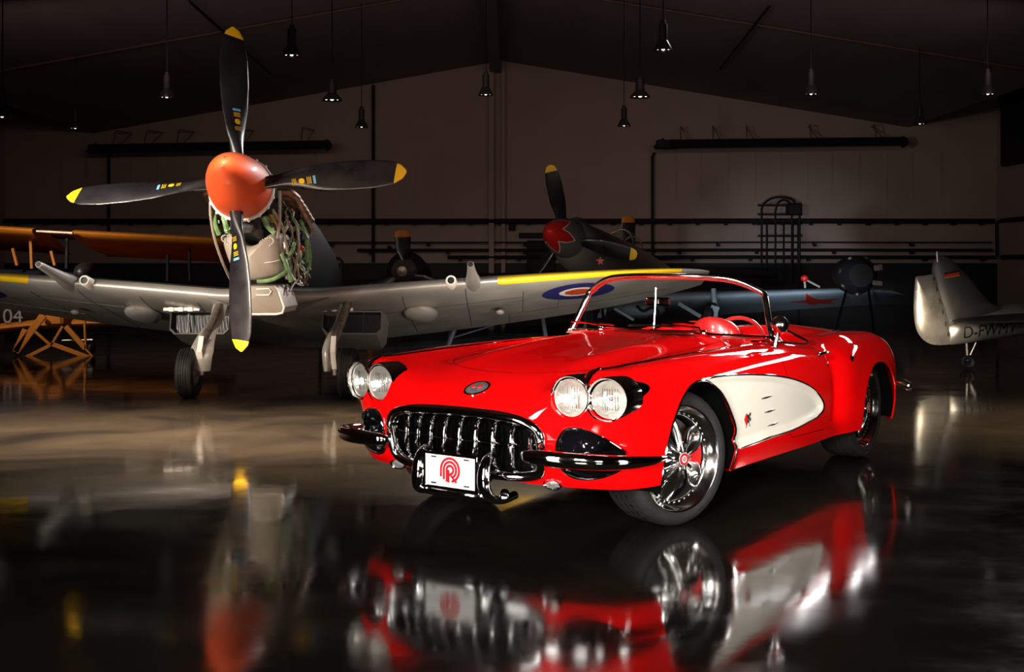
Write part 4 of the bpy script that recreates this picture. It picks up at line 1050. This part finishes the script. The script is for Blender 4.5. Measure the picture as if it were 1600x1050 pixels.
    fg = grid(A(P), closev=True); fg[1].append(list(range(18))); fg[1].append([24*18+i for i in range(18)])
    S('gear_fairing', fg, RWHT if False else ALU, leg)
    wt = [(.13, -.07), (.16, -.085), (.20, -.088), (.232, -.075), (.243, -.055)]
    for y in (-.035, -.012, .012, .035): wt += [(.2455, y-.010), (.238, y-.006), (.238, y-.002), (.2455, y+.002)]
    wt += [(.243, .055), (.232, .075), (.20, .088), (.16, .085), (.13, .07)]
    tw_ = S('wheel', xf(lathe(wt, 48, 'x'), None, wc), RUBBER)
    S('wheel_hub', xf(join(lathe([(.135, .06), (.12, .068), (.11, .04), (.05, .03), (.04, .075), (0, .08)], 32, 'x'), lathe([(.135, -.06), (.12, -.068), (.11, -.04), (.05, -.03), (.04, -.075), (0, -.08)], 32, 'x')), None, wc), STEEL, tw_)
# fuselage
def fsec(a, w_, ht, hb, zc, n=28, p=2.2):
    return [af([a, w_*np.sign(cos(t))*abs(cos(t))**(2/p), zc+(ht if sin(t) > 0 else hb)*np.sign(sin(t))*abs(sin(t))**(2/p)]) for t in np.arange(n)*2*pi/n]
fz = [fsec(1.35, .36, .42, .50, -.05), fsec(1.7, .38, .44, .62, -.06), fsec(2.6, .40, .50, .62, -.06), fsec(3.8, .38, .52, .52, -.06), fsec(5.2, .27, .34, .36, 0), fsec(6.8, .12, .22, .2, .1), fsec(7.2, .04, .1, .1, .14)]
fu = S('fuselage', grid(A(fz), closev=True), mat('shaded_fuselage_paint', (.008, .008, .008), .7, noise=.2, nscale=2, spec=.15))  # shade behind the engine is put into this near-black colour
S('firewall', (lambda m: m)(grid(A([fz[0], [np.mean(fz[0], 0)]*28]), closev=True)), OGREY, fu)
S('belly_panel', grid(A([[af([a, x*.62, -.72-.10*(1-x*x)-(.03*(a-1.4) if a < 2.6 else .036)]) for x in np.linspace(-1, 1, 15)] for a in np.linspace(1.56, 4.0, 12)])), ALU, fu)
# exposed engine
S('engine_block', afm(join(box((.32, -.13, -.36), (1.4, .13, .02), .04), xf(box((.36, -.10, -.14), (1.38, .10, .16), .03), rot('x', -.5), (0, -.17, .04)), xf(box((.36, -.10, -.14), (1.38, .10, .16), .03), rot('x', .5), (0, .17, .04)), lathe([(0, .2), (.17, .2), (.20, .3), (.16, .42), (0, .42)], 24, 'x'))), OGREY)
for y in (-.26, .26):
    S('cylinder_bank_cover', afm(xf(box((.36, -.06, 0), (1.38, .06, .05), .02), rot('x', .5 if y > 0 else -.5), (0, y*.95, .16))), GREEN)
for k in range(6):
    a = .50+k*.16
    for sg in (1, -1):
        S('exhaust_stub', afm(tube(cr([(a, sg*.24, .06), (a+.01, sg*.33, .08), (a+.06, sg*.39, .07), (a+.15, sg*.42, .05)], 4), np.linspace(.034, .045, 13), 10)), BROWN)
# heat shield pile of finned brown elements at the right flank
for k in range(9):
    S('exhaust_fin', afm(obb((.46+k*.11, .30+.01*(k % 3), .19-.008*k), (.60+k*.11, .47, -.02-.01*k), .03, .012, (1, 0, 0))), BROWN)
# oil tank with two lobes
def px3(u, v, D): return PX(u, v, D)
tank_o = cr([(342, 372), (350, 364), (362, 364), (374, 376), (390, 384), (406, 378), (422, 364), (432, 364), (437, 374), (439, 400), (440, 425), (428, 433), (395, 438), (368, 432), (356, 412), (347, 390)], 5, True)
P = []; c_ = A([392, 402])
for s_, dd in ((1.0, .45), (1.0, .08), (.985, .035), (.95, .01), (.85, -.012), (.6, -.03), (.3, -.038), (.01, -.04)):
    P.append([PX(c_[0]+(p[0]-c_[0])*s_, c_[1]+(p[1]-c_[1])*s_, 11.0)+A([0, dd+.25*((p[0]-c_[0])*s_/50)**2*.35, 0]) for p in tank_o])
tk = S('oil_tank', grid(A(P), closev=True), TANK)
for cu_, cv_ in ((357, 375), (416, 379)):
    S('tank_rivet', join(*[ball(PX(cu_+11*cos(t)*(1 if cu_ < 400 else 1), cv_+7*sin(t)-3*cos(t)*(1 if cu_ > 400 else -1), 11.0)+A([0, .0, 0]), .006, 6, 4) for t in np.arange(18)*2*pi/18]), RWHT, tk)
S('tank_seam', tube([PX(u, v, 10.985) for u, v in ((398, 412), (412, 411), (426, 409), (437, 406))], .003, 5), RWHT, tk)
# chin intake
ch_o = [(398, 446), (428, 446), (434, 452), (444, 480), (440, 489), (430, 491), (384, 490), (382, 446)]
P = [[PX(392+(u-392)*s_, 468+(v-468)*s_, 11.05)+A([0, dd, 0]) for u, v in ch_o] for s_, dd in ((1, .7), (1, .03), (.97, 0), (.9, -.01), (.01, -.02))]
ci = S('chin_intake', grid(A(P), closev=True), TANK)
S('intake_slot', join(tube([PX(u, v, 11.03) for u, v in ((400, 452), (420, 451), (424, 455), (420, 461), (400, 461))], .008, 8), ), RWHT, ci)
S('intake_rim', tube([PX(u, v, 11.03) for u, v in ((436, 456), (444, 480), (441, 489), (432, 491), (384, 491))], .012, 8), RWHT, ci)
# pipes, bearers and hoses
def T3(name, pts, r, material, n=8): return S(name, tube(cr([PX(*p) for p in pts], 5), r, n), material)
T3('cowling_rail', [(329, 300, 10.85), (329, 335, 10.9), (336, 375, 11.0), (350, 415, 11.2), (366, 448, 11.5)], .014, TANK)
T3('cowling_rail', [(426, 328, 10.85), (440, 352, 11.0), (449, 390, 11.1), (456, 432, 11.4)], .014, TANK)
T3('cowling_rail', [(437, 298, 10.9), (437, 340, 10.95), (434, 372, 11.0)], .016, TANK)
T3('cowling_rail', [(462, 345, 11.3), (467, 385, 11.3), (460, 425, 11.4), (457, 438, 11.5)], .014, TANK)
T3('green_bearer', [(335, 330, 10.95), (336, 350, 10.95), (342, 366, 11.0)], .026, GREEN)
T3('green_bearer', [(350, 338, 10.95), (353, 350, 10.95), (356, 362, 11.0)], .030, GREEN)
T3('green_bearer', [(412, 338, 10.95), (418, 352, 10.98), (430, 364, 11.0)], .030, GREEN)
T3('green_bearer', [(402, 440, 11.0), (425, 437, 11.0), (445, 426, 11.05), (455, 415, 11.1)], .020, GREEN)
T3('green_bearer', [(440, 396, 11.05), (448, 415, 11.05), (455, 440, 11.1)], .022, GREEN)
T3('green_bearer', [(470, 350, 11.6), (483, 385, 11.8), (483, 420, 11.9), (468, 440, 11.9)], .018, GREEN)
T3('green_bearer', [(445, 405, 11.1), (455, 395, 11.1), (460, 380, 11.2)], .018, GREEN)
T3('green_bearer', [(470, 345, 11.3), (478, 372, 11.6), (480, 410, 11.7)], .018, GREEN)
T3('lower_strut', [(452, 455, 11.3), (462, 440, 11.5), (485, 420, 12.0)], .012, TANK)
T3('brass_canister', [(423, 334, 10.95), (432, 350, 10.98), (438, 357, 11.0)], .028, BRASS)
T3('copper_pipe', [(445, 330, 11.0), (452, 350, 11.1), (458, 372, 11.2), (462, 400, 11.3)], .008, BROWN)
T3('red_cap', [(470, 386, 11.4), (474, 390, 11.4)], .022, STARR)
S('magneto', ball(PX(400, 352, 11.05), (.09, .08, .05), 16, 10), mat('gloss_black_cover', (.01, .01, .012), .15, coat=.6))
S('magneto', ball(PX(372, 350, 11.05), (.09, .08, .05), 16, 10), MATS['gloss_black_cover'])
random.seed(11)
hm_ = [GREEN, STEEL, TANK, OGREY, BROWN, GREEN, STEEL, RWHT, OGREY]
for k in range(46):                                # hoses and fittings packed into the right flank
    u = 442+random.random()*40; v = 318+random.random()*110; D = 11.0+(u-440)*.022+random.random()*.1
    pts = [(u, v, D)]
    for j in range(3):
        u += random.uniform(-7, 9); v += random.uniform(4, 16); pts.append((min(u, 486), min(v, 445), D+random.uniform(-.04, .08)))
    T3('engine_hose', pts, random.choice([.006, .009, .012, .016]), hm_[k % 9], 6)
for k in range(30):
    u = 440+random.random()*42; v = 350+random.random()*85; D = 11.05+(u-440)*.022
    c = PX(u, v, D); s_ = random.uniform(.012, .03)
    S('engine_fitting', box(c-A([s_, s_, s_*.8]), c+A([s_, s_, s_*.8]), s_*.3), hm_[(k*5) % 9])
for k in range(16):
    u = 340+random.random()*24 if k < 8 else 408+random.random()*26; v = 332+random.random()*28
    c = PX(u, v, 10.97); s_ = random.uniform(.012, .024)
    S('engine_fitting', box(c-A([s_, s_, s_]), c+A([s_, s_, s_]), s_*.3), [GREEN, STEEL, GREEN, OGREY][k % 4])
S('copper_end_cap', join(ball(af([.30, -.36, .02]), (.05, .06, .05)), tube([af([.3, -.36, .02]), af([.6, -.36, .0])], .03, 10)), BROWN)
S('tail_wheel_strut', tube([af([6.6, 0, 0]), A([HUB[0], 17.2, .1])], .03, 8), STEEL)

# ------------------------------------------------------------------ star-nosed fighter behind
YK = empty('star_fighter_airplane', PX(960, 414, 24)*A([1, 1, 0]), 0, 'warm grey fighter airplane with red star spinner and blue-grey wing behind the car windshield', 'airplane')
yh_ = PX(884, 372, 22.6); psi = radians(27)
def yf(p):
    p = np.asarray(p, float); a, b, h = p[..., 0], p[..., 1], p[..., 2]; t = radians(9)
    a2 = a*cos(t)+h*sin(t); h2 = -a*sin(t)+h*cos(t)
    return np.stack([yh_[0]+a2*sin(psi)+b*cos(psi), yh_[1]+a2*cos(psi)-b*sin(psi), yh_[2]+h2], -1)
def Y(name, m, material, parent=None, **k): return obj(name, m, material, parent or YK, world=True, **k)
L_ = lathe([(0, -.82), (.06, -.80), (.13, -.73), (.21, -.60), (.28, -.44), (.335, -.26), (.37, -.1), (.385, .05)], 60); V = L_[0]
ang = np.arctan2(V[:, 1], V[:, 0]); st = .5+.5*np.cos(5*(ang+.3)); tri = np.abs(((ang+.3)*5/(2*pi)) % 1-.5)*2
lim = -.62+.34*tri
red_, grey_, _ = clip(L_, lim-V[:, 2]); V2 = grey_[0]
tri2 = np.abs(((np.arctan2(V2[:, 1], V2[:, 0])+.3)*5/(2*pi)) % 1-.5)*2
wht, grey_, _ = clip(grey_, (-.62+.34*tri2)+.035-V2[:, 2])
cv = lambda m: (yf(np.stack([m[0][:, 2], m[0][:, 0], m[0][:, 1]], 1)), m[1])
Y('spinner', [cv(red_), cv(wht), cv(grey_)], None) if False else obj('spinner', [cv(red_), cv(wht), cv(grey_)], [STARR, RWHT, YAK], YK, world=True)
def ybsec(r, R=1.52):
    f = (r-.26)/(R-.26); c = np.interp(f, [0, .15, .4, .7, .9, .98, 1], [.14, .22, .31, .31, .25, .16, .06]); t = np.interp(f, [0, .2, 1], [.1, .06, .012])
    return c, t, radians(np.interp(f, [0, .3, 1], [50, 30, 16])), 0
for k, ph in enumerate((107, -13, 227)):
    m, rr, xx = blade(radians(ph), 1.52, yf, ybsec, 24); tp, rs, _ = clip(m, rr-(1.52-.14))
    obj('propeller_blade', [rs, tp], [BLADE, YEL], YK, world=True)
def ys(a, w_, ht, hb, zc, n=28): return [yf([a, w_*cos(t), zc+(ht if sin(t) > 0 else hb)*sin(t)]) for t in np.arange(n)*2*pi/n]
fz = [ys(.06, .37, .37, .37, 0), ys(.10, .40, .40, .42, 0), ys(.5, .46, .44, .55, -.02), ys(1.4, .5, .48, .66, -.05), ys(2.6, .48, .5, .62, -.05), ys(4.0, .40, .46, .5, -.02), ys(6.0, .2, .3, .3, .05), ys(7.4, .05, .15, .15, .1)]
fy = Y('fuselage', grid(A(fz), closev=True), YAK)
Y('nose_bulge', (lambda P: grid(yf(A(P)), closev=True))([[(.15+f*1.1, -.02+.13*sin(pi*f**.8)*cos(a), .36+.16*sin(pi*f**.8)*sin(a)) for a in np.arange(16)*2*pi/16] for f in np.linspace(0.01, .99, 12)]), YAK, fy)
Y('canopy', (lambda P: grid(yf(A(P)), closev=True))([[(2.3+f*1.6, .28*sin(pi*f)**.5*cos(a), .38+.34*sin(pi*f)**.6*sin(a)) for a in np.arange(16)*2*pi/16] for f in np.linspace(0.02, .98, 12)]), GLASS, fy)
for f in (.15, .35, .75): Y('canopy_frame', tube([yf([2.3+f*1.6, .285*sin(pi*f)**.5*cos(a), .38+.345*sin(pi*f)**.6*sin(a)]) for a in np.linspace(0, pi, 12)], .018, 6), STEEL, fy)
def starpoly(r, n=5, k=.40, a0=pi/2): return [(r*(1 if i % 2 == 0 else k)*cos(a0+i*pi/n), r*(1 if i % 2 == 0 else k)*sin(a0+i*pi/n)) for i in range(2*n)]
# star badge on the cowl
c = PX(938, 408, 22.2); Y('cowl_star', xf(prism([(x, z) for x, z in starpoly(.09)], 1, 0, .01), rot('z', -.35), c), STARR, fy)
# blue-grey wings: direct loft
def simplewing(rl, tl, cr_, ct, tr, tt_, aft, up, n=40, bow=.0):
    rl, tl, aft, up = A(rl), A(tl), A(aft, float), A(up, float); aft /= np.linalg.norm(aft); P, par = [], []
    for f in np.linspace(0, 1, n):
        g = 1-sqrt(max(0, 1-max(0, (f-.86)/.14)**2)) if f > .86 else 0
        c = (cr_+(ct-cr_)*f)*(1-g*.93); le = rl+(tl-rl)*f+aft*(cr_+(ct-cr_)*f)*g*.45; t = (tr+(tt_-tr)*f)
        sec = naca(20, t); P.append([le+aft*c*x+up*c*z for x, z in sec]); par.append([(f, x, g*.45+x*(1-g*.93)) for x, z in sec])
    return grid(A(P)), A(par).reshape(-1, 3), len(sec)
aft = A([sin(psi), cos(psi), -.17]); up = A([0, .12, 1.])
rl, tl = PX(905, 472, 24.6), PX(1402, 451, 21.2)
m, par, n = simplewing(rl, tl, 3.1, 1.7, .15, .09, aft, up)
sd_ = np.tile(np.concatenate([np.ones(n//2), [0], -np.ones(n//2)]), len(par)//n)
cur = (np.concatenate([m[0], par, sd_[:, None]], 1), m[1])
wl_ = np.linalg.norm(tl-rl); V = cur[0]
X_ = (V[:, 3]-.745)*wl_; Y_ = (.42-V[:, 4])*(2.7-1.2*.745)
f1 = np.where(V[:, 6] < 0, polysd(X_, Y_, [(x*1.0, y*1.45) for x, y in starpoly(.58)]), 1)
cur, star_, _ = clip(cur, f1)
obj('wing', [(cur[0][:, :3], cur[1]), (star_[0][:, :3], star_[1])], [YAKB, STARR], YK, world=True, ang=60)
rl2 = PX(860, 478, 25.0); tl2 = rl2-A([cos(psi), -sin(psi), -.06])*4.6
m, _, _ = simplewing(rl2, tl2, 2.7, 1.5, .15, .09, aft, up); Y('wing', m, YAKB, ang=60)
pt = Y('pitot_probe', join(tube([PX(1258, 449, 21.9), PX(1257, 436, 21.6)], .02, 8), tube([PX(1257, 436, 21.6), PX(1280, 448, 22.2)], .02, 8)), RWHT)
Y('pitot_cover', ball(PX(1257, 435, 21.6), (.07, .07, .06)), STARR, pt)
for u0, v0, u1, v1, w_, D in ((1118, 478, 1108, 512, .16, 21.9), (935, 480, 925, 515, .34, 22.5), (960, 482, 990, 500, .05, 22.4), (1060, 474, 1095, 495, .07, 22)):
    Y('gear_door', obb(PX(u0, v0, D), PX(u1, v1, D), w_, .03, (0, 1, 0)), YAKB)
for u in (930, 1112):
    c = PX(u, 414, 22.1); c[2] = .30
    lg_ = Y('landing_gear_leg', tube([A([c[0]+.05, c[1]+.1, .85]), c+A([.08, 0, 0])], .05, 10), YAKB)
    wy = Y('wheel', xf(lathe([(.10, -.08), (.22, -.1), (.29, -.07), (.30, 0), (.29, .07), (.22, .1), (.10, .08)], 32, 'x'), rot('z', -.45), c), RUBBER)
    Y('wheel_hub', xf(lathe([(.11, -.085), (.04, -.09), (0, -.09)], 20, 'x'), rot('z', -.45), c), YAKB, wy)
Y('air_scoop', ball(PX(1000, 484, 23), (.5, .8, .18), 20, 12), YAKB)
Y('underside_pipe', tube(cr([PX(*p) for p in ((995, 478, 22.3), (1005, 486, 22.2), (1020, 480, 22.2), (1028, 490, 22.2), (1012, 496, 22.2))], 5), .03, 8), DARKM)
# ---------------- tail of the silver aircraft at the right
TD = 14.5
TL = empty('silver_airplane_tail', PX(1540, 414, TD)*A([1, 1, 0]), 0, 'bare silver airplane tail with dark D-FWMV lettering, cut by the right edge', 'airplane')
SILV = mat('worn_silver_skin', (.42, .38, .32), .32, .55, noise=.25, nscale=4, nrough=.1, bump=.25, bscale=6)
SILD = mat('shaded_silver_skin', (.075, .066, .06), .45, .2, noise=.2, nscale=3)  # darker copy of the silver skin, its unlit tone put into the colour
def Tt(name, m, material, parent=None, **k): return obj(name, m, material, parent or TL, world=True, **k)
def slab(out, D, th, taper=.3, material=None, dx=0):   # lens-section slab from a pixel outline
    o = cr(out, 4, True) if len(out) < 40 else A(out); c = o.mean(0); P = []
    for s_, dd in ((.02, -th), (.5, -th*.9), (.8, -th*.6), (.95, -th*.25), (1, 0), (.95, th*.25), (.8, th*.6), (.5, th*.9), (.02, th)):
        P.append([PX(c[0]+(p[0]-c[0])*s_, c[1]+(p[1]-c[1])*s_, D)+A([0, dd, 0]) for p in o])
    return grid(A(P), closev=True)
rud = Tt('rudder', slab([(1430, 437), (1433, 432), (1444, 431), (1460, 430), (1467, 450), (1477, 480), (1486, 520), (1490, 536), (1462, 539), (1444, 532), (1432, 515), (1428, 490), (1428, 465)], TD, .045), SILV)
Tt('trim_hinge', join(*[ball(PX(1458+(v-432)*.26, v, TD-.03), (.012, .03, .03), 8, 6) for v in (436, 452, 470, 488, 506, 522)]), SILD, rud)
fn_ = Tt('tail_fin', slab([(1456, 428), (1459, 408), (1468, 400), (1482, 403), (1500, 418), (1520, 440), (1545, 470), (1570, 486), (1560, 505), (1510, 530), (1486, 534), (1474, 500), (1462, 462)], TD+.02, .07), SILD)
Tt('fin_mast', tube([PX(1465, 410, TD), PX(1464, 393, TD)], .012, 6), STEEL, fn_)
fl1 = Tt('fin_flag', join(obb(PX(1476, 431, TD-.075), PX(1499, 427, TD-.075), .008, .05, (0, 0, 1))), mat('flag_red', (.6, .02, .01), .5, noise=.05), fn_)
Tt('flag_black_bar', obb(PX(1476, 427.5, TD-.076), PX(1499, 423.5, TD-.076), .008, .022, (0, 0, 1)), BLACK, fn_)
Tt('flag_gold_bar', obb(PX(1476, 434.5, TD-.076), PX(1499, 430.5, TD-.076), .008, .014, (0, 0, 1)), mat('flag_gold', (.5, .35, .05), .5, noise=.05), fn_)
P = []
for u, vt, vb, w_ in ((1482, 506, 538, .02), (1487, 502, 539, .05), (1500, 497, 538, .09), (1530, 488, 534, .15), (1570, 478, 529, .22), (1610, 470, 525, .29), (1680, 462, 522, .36), (1850, 452, 520, .45)):
    c = PX(u, (vt+vb)/2, TD); hh = (vb-vt)/2/FPX*TD
    P.append([c+A([0, w_*cos(a)+.45*(u-1480)/370, hh*sin(a)]) for a in np.arange(24)*2*pi/24])
fb = Tt('rear_fuselage', grid(A(P), closev=True), SILV)
lt = txt('D-FWMV', .205, .004)
lt = (lt[0]@np.stack([[1, 0, 0], [0, 0, 1], [0, -1, 0]]), lt[1])     # stand it up in xz
cL = PX(1546, 516, TD-.07)
V = lt[0]; V = V*A([.80, 1, 1]); V[:, 2] += V[:, 0]*.12
Vw = V@rot('z', .10).T+cL
# wrap the letters on to the flank: find the skin's front y by interpolation
def skin_y(X, Z):
    u = X/TD*FPX+800; us = [1482, 1487, 1500, 1530, 1570, 1610, 1680, 1850]
    vt = np.interp(u, us, [506, 502, 497, 488, 478, 470, 462, 452]); vb = np.interp(u, us, [538, 539, 538, 534, 529, 525, 522, 520]); w_ = np.interp(u, us, [.02, .05, .09, .15, .22, .29, .36, .45])
    zc = CAMZ-((vt+vb)/2-HOR)/FPX*TD; hh = (vb-vt)/2/FPX*TD
    s_ = np.clip((Z-zc)/hh, -.99, .99); return TD+.45*(u-1480)/370-w_*np.sqrt(1-s_**2)
Vw[:, 1] = skin_y(Vw[:, 0], Vw[:, 2])-.010+(V[:, 1])*.5
Tt('registration_letters', (Vw, lt[1]), BLACK, fb, label='dark registration D-FWMV')
hs = Tt('horizontal_stabilizer', slab([(1490, 503), (1500, 499), (1600, 490), (1800, 486), (1800, 497), (1600, 503), (1505, 505)], TD-.5, .5), SILD)
tw2 = Tt('tail_wheel', xf(lathe([(.03, -.03), (.07, -.045), (.09, -.02), (.09, .02), (.07, .045), (.03, .03)], 24, 'y'), None, (PX(1512, 414, TD+.1)[0], TD+.1, .095)), RUBBER)
Tt('tail_wheel_fork', join(tube([PX(1510, 535, TD+.08), A([PX(1512, 414, TD+.1)[0], TD+.1, .12])], .02, 8), tube([PX(1525, 535, TD+.08), A([PX(1514, 414, TD+.1)[0], TD+.1, .15])], .012, 8)), STEEL)
# ---------------- orange biplane at the left
BD = 17.0
BP = empty('orange_biplane', PX(100, 414, BD)*A([1, 1, 0]), 0, 'orange fabric biplane behind the left wing of the four-blade fighter, pale 04 on dark fuselage', 'airplane')
def Bb(name, m, material, parent=None, **k): return obj(name, m, material, parent or BP, world=True, **k)
def flatwing(u0, v0, u1, v1, D0, ch, th, drop):
    P = []
    for f in np.linspace(0, 1, 16):
        le = PX(u0+(u1-u0)*f, v0+(v1-v0)*f, D0); P.append([le+A([0, ch*x, ch*z*(th/.12)-drop*x]) for x, z in naca(16, .12)])
    g = grid(A(P)); n = len(P[0]); g[1].append(list(range(n))); g[1].append([15*n+i for i in range(n)]); return g
Bb('upper_wing', flatwing(112, 364, 348, 376, BD, 1.5, .12, .33), ORANGE)
Bb('upper_wing', flatwing(-160, 348, 50, 361, BD, 1.5, .12, .33), ORANGE)
Bb('center_section', join(flatwing(50, 361, 112, 364, BD+.8, .7, .12, .1)), ORANGE)
Bb('slat', obb(PX(57, 361, BD-.1), PX(114, 364, BD-.1), .05, .03), STEEL)
Bb('lower_wing', flatwing(-160, 530, 40, 509, BD+.1, 1.3, .12, .1), ORANGE)
Bb('lower_wing', flatwing(40, 509, 340, 497, BD+.1, 1.3, .12, .1), ORANGE)
P = []
for u, r, z in ((-60, .10, .85), (-40, .35, .85), (0, .42, .82), (60, .42, .80), (130, .40, .78), (200, .2, .8)):
    c = PX(u, 414, BD+.6+u*.004); c[2] = z; P.append([c+A([0, r*cos(a), r*sin(a)]) for a in np.arange(20)*2*pi/20])
bf = Bb('fuselage', grid(A(P), closev=True), mat('dark_navy_fabric', (.015, .017, .03), .6, noise=.2))
l04 = txt('04', .30, .004); V = (l04[0]@np.stack([[1, 0, 0], [0, 0, 1], [0, -1, 0]]))+PX(20, 495, BD+.16); Bb('fuselage_number', (V, l04[1]), GREYT, bf, label='pale grey number 04')
for (a, b) in (((20, 388), (27, 415)), ((80, 392), (86, 415)), ((262, 398), (262, 440)), ((295, 380), (297, 440)), ((48, 372), (50, 420)), ((105, 372), (104, 420))):
    Bb('interplane_strut', obb(PX(*a, BD+.4), PX(*b, BD+.4), .04, .05), ORANGE if a[0] < 100 else DARKM)
gear = [((68, 492), (25, 550), .10), ((25, 550), (40, 515), .09), ((78, 540), (26, 566), .05), ((80, 537), (143, 560), .06), ((54, 517), (80, 540), .035), ((80, 540), (98, 510), .035), ((103, 510), (134, 545), .07), ((132, 492), (134, 545), .03), ((134, 545), (148, 560), .02)]
for a, b, w_ in gear: Bb('gear_strut', obb(PX(*a, BD-.2), PX(*b, BD-.2), w_, .04, (0, 1, 0)), ORANGE)
Bb('gear_housing', box(PX(68, 510, BD-.1), PX(118, 488, BD+.4), .04), ORANGE)
Bb('axle_rod', tube([PX(97, 532, BD), PX(145, 531, BD)], .012, 6), STEEL)
for u in (28, 142):
    c = PX(u, 414, BD-.1); c[2] = .1
    Bb('wheel', xf(lathe([(.02, -.03), (.07, -.045), (.095, -.02), (.098, 0), (.095, .02), (.07, .045), (.02, .03)], 20, 'x'), None, c), RUBBER)
Bb('nose_cowl', ball(PX(138, 414, BD)*A([1, 1, 0])+A([0, -.1, 1.18]), (.16, .25, .16), 16, 10), OGREY)
# ---------------- two more propellers of dark aircraft far behind
def farprop(u, vt, vc, D, label, ring):
    h = PX(u, vc, D); t = empty('dark_airplane', A([h[0], D, 0]), 0, label, 'airplane')
    L = (vc-vt)/FPX*D
    def ff(p):
        p = np.asarray(p, float); return np.stack([h[0]+p[..., 1], h[1]+p[..., 0], h[2]+p[..., 2]], -1)
    for ph in (92, 212, 332):
        m, rr, xx = blade(radians(ph), L, ff, lambda r, R: (np.interp((r-.26)/(R-.26), [0, .3, .8, .97, 1], [.15, .36, .42, .36, .2]), .05, .35, 0), 16)
        tp, rs, _ = clip(m, rr-(L-.16)); obj('propeller_blade', [rs, tp], [BLADE, ORANGE], t, world=True)
    sp_ = lathe([(0, -.5), (.12, -.46), (.24, -.25), (.3, 0), (.32, .1)], 24); V = sp_[0]
    obj('spinner', (ff(np.stack([V[:, 2], V[:, 0], V[:, 1]], 1)), sp_[1]), STEEL if ring else DARKM, t, world=True)
    P = [[ff([a, r*cos(x), r*sin(x)-.1*(a > 1)]) for x in np.arange(24)*2*pi/24] for a, r in ((.1, .32), (.2, .42), (.8, .5), (2, .5), (4, .4), (5.6, .1))]
    obj('fuselage', grid(A(P), closev=True), DARKM, t, world=True)
    for s_ in (-1, 1):
        Pw = [[ff([1.2+x*c_, s_*b_, -.35+z*c_]) for x, z in naca(12, .12)] for b_, c_ in ((.3, 2.0), (4.2, 1.1))]
        obj('wing', grid(A(Pw)), DARKM, t, world=True)
        obj('landing_gear_leg', join(tube([ff([1.6, s_*1.2, -.4]), A([h[0]+s_*1.2, D+1.4, .3])], .06, 8), xf(lathe([(.05, -.08), (.27, -.08), (.3, 0), (.27, .08), (.05, .08)], 20, 'x'), None, (h[0]+s_*1.2, D+1.4, .3))), DARKM, t, world=True)
farprop(631, 360, 424, 28.5, 'dark parked airplane with one upright blade, left of the ridge column', True)
farprop(984, 338, 412, 31, 'dark parked airplane with orange-tipped upright blade, just right of the star spinner airplane', False)
# dark radial engine and rails
e = empty('radial_engine', PX(1340, 414, 20)*A([1, 1, 0]), 0, 'dark shrouded radial engine on a stand left of the silver tail', 'engine')
c = PX(1340, 430, 20); obj('engine_case', xf(lathe([(0, -.2), (.2, -.2), (.3, -.1), (.34, .1), (.3, .5), (0, .5)], 24, 'y'), None, c), DARKM, e, world=True)
for k in range(7):
    a = k*2*pi/7+.2; obj('cylinder', tube([c+A([.2*cos(a), 0, .2*sin(a)]), c+A([.34*cos(a), 0, .34*sin(a)])], [.08, .06], 10), OGREY, e, world=True)
obj('pale_plate', join(obb(c+A([.2, -.25, .12]), c+A([.34, -.25, .14]), .02, .10, (0, 0, 1)), obb(c+A([.18, -.25, -.12]), c+A([.34, -.25, -.14]), .02, .08, (0, 0, 1))), STEEL, e, world=True)
for dx in (-.3, .3): obj('stand_leg', tube([c+A([dx*.6, 0, -.2]), A([c[0]+dx*1.2, 20.2, 0])], .022, 8), GAP, e, world=True)
j = empty('stand_frame', PX(690, 414, 15.5)*A([1, 1, 0]), 0, 'grey-blue steel trestle frame between the near wing and the car windshield', 'stand')
BLU = mat('grey_blue_steel', (.10, .12, .16), .4, .4, noise=.2)
for a, b, r in (((722, 482, 15.6), (690, 545, 15.4), .035), ((706, 484, 15.7), (700, 545, 15.9), .03), ((845, 478, 15.6), (860, 540, 15.4), .03), ((870, 478, 15.8), (700, 530, 15.6), .012)):
    p, q = PX(*a), PX(*b); q = q if r < .02 else A([q[0], q[1], 0.0]); obj('frame_tube', tube([p, q], r, 10), BLU, j, world=True)
obj('frame_bar', tube([PX(700, 484, 15.6), PX(875, 478, 15.7)], .03, 10), BLU, j, world=True)
g = empty('hand_rail', PX(505, 414, 20)*A([1, 1, 0]), 0, 'dark rounded hand rail behind the exposed engine', 'rail')
p = [PX(u, v, 20) for u, v in ((500, 590), (500, 408), (504, 404), (530, 404), (534, 408), (534, 590))]
p[0][2] = p[-1][2] = 0
obj('rail_tube', tube(p, .03, 8), DARKM, g, world=True)
obj('rail_crossbar', tube([PX(500, 440, 20), PX(534, 440, 20)], .025, 8), DARKM, g, world=True)
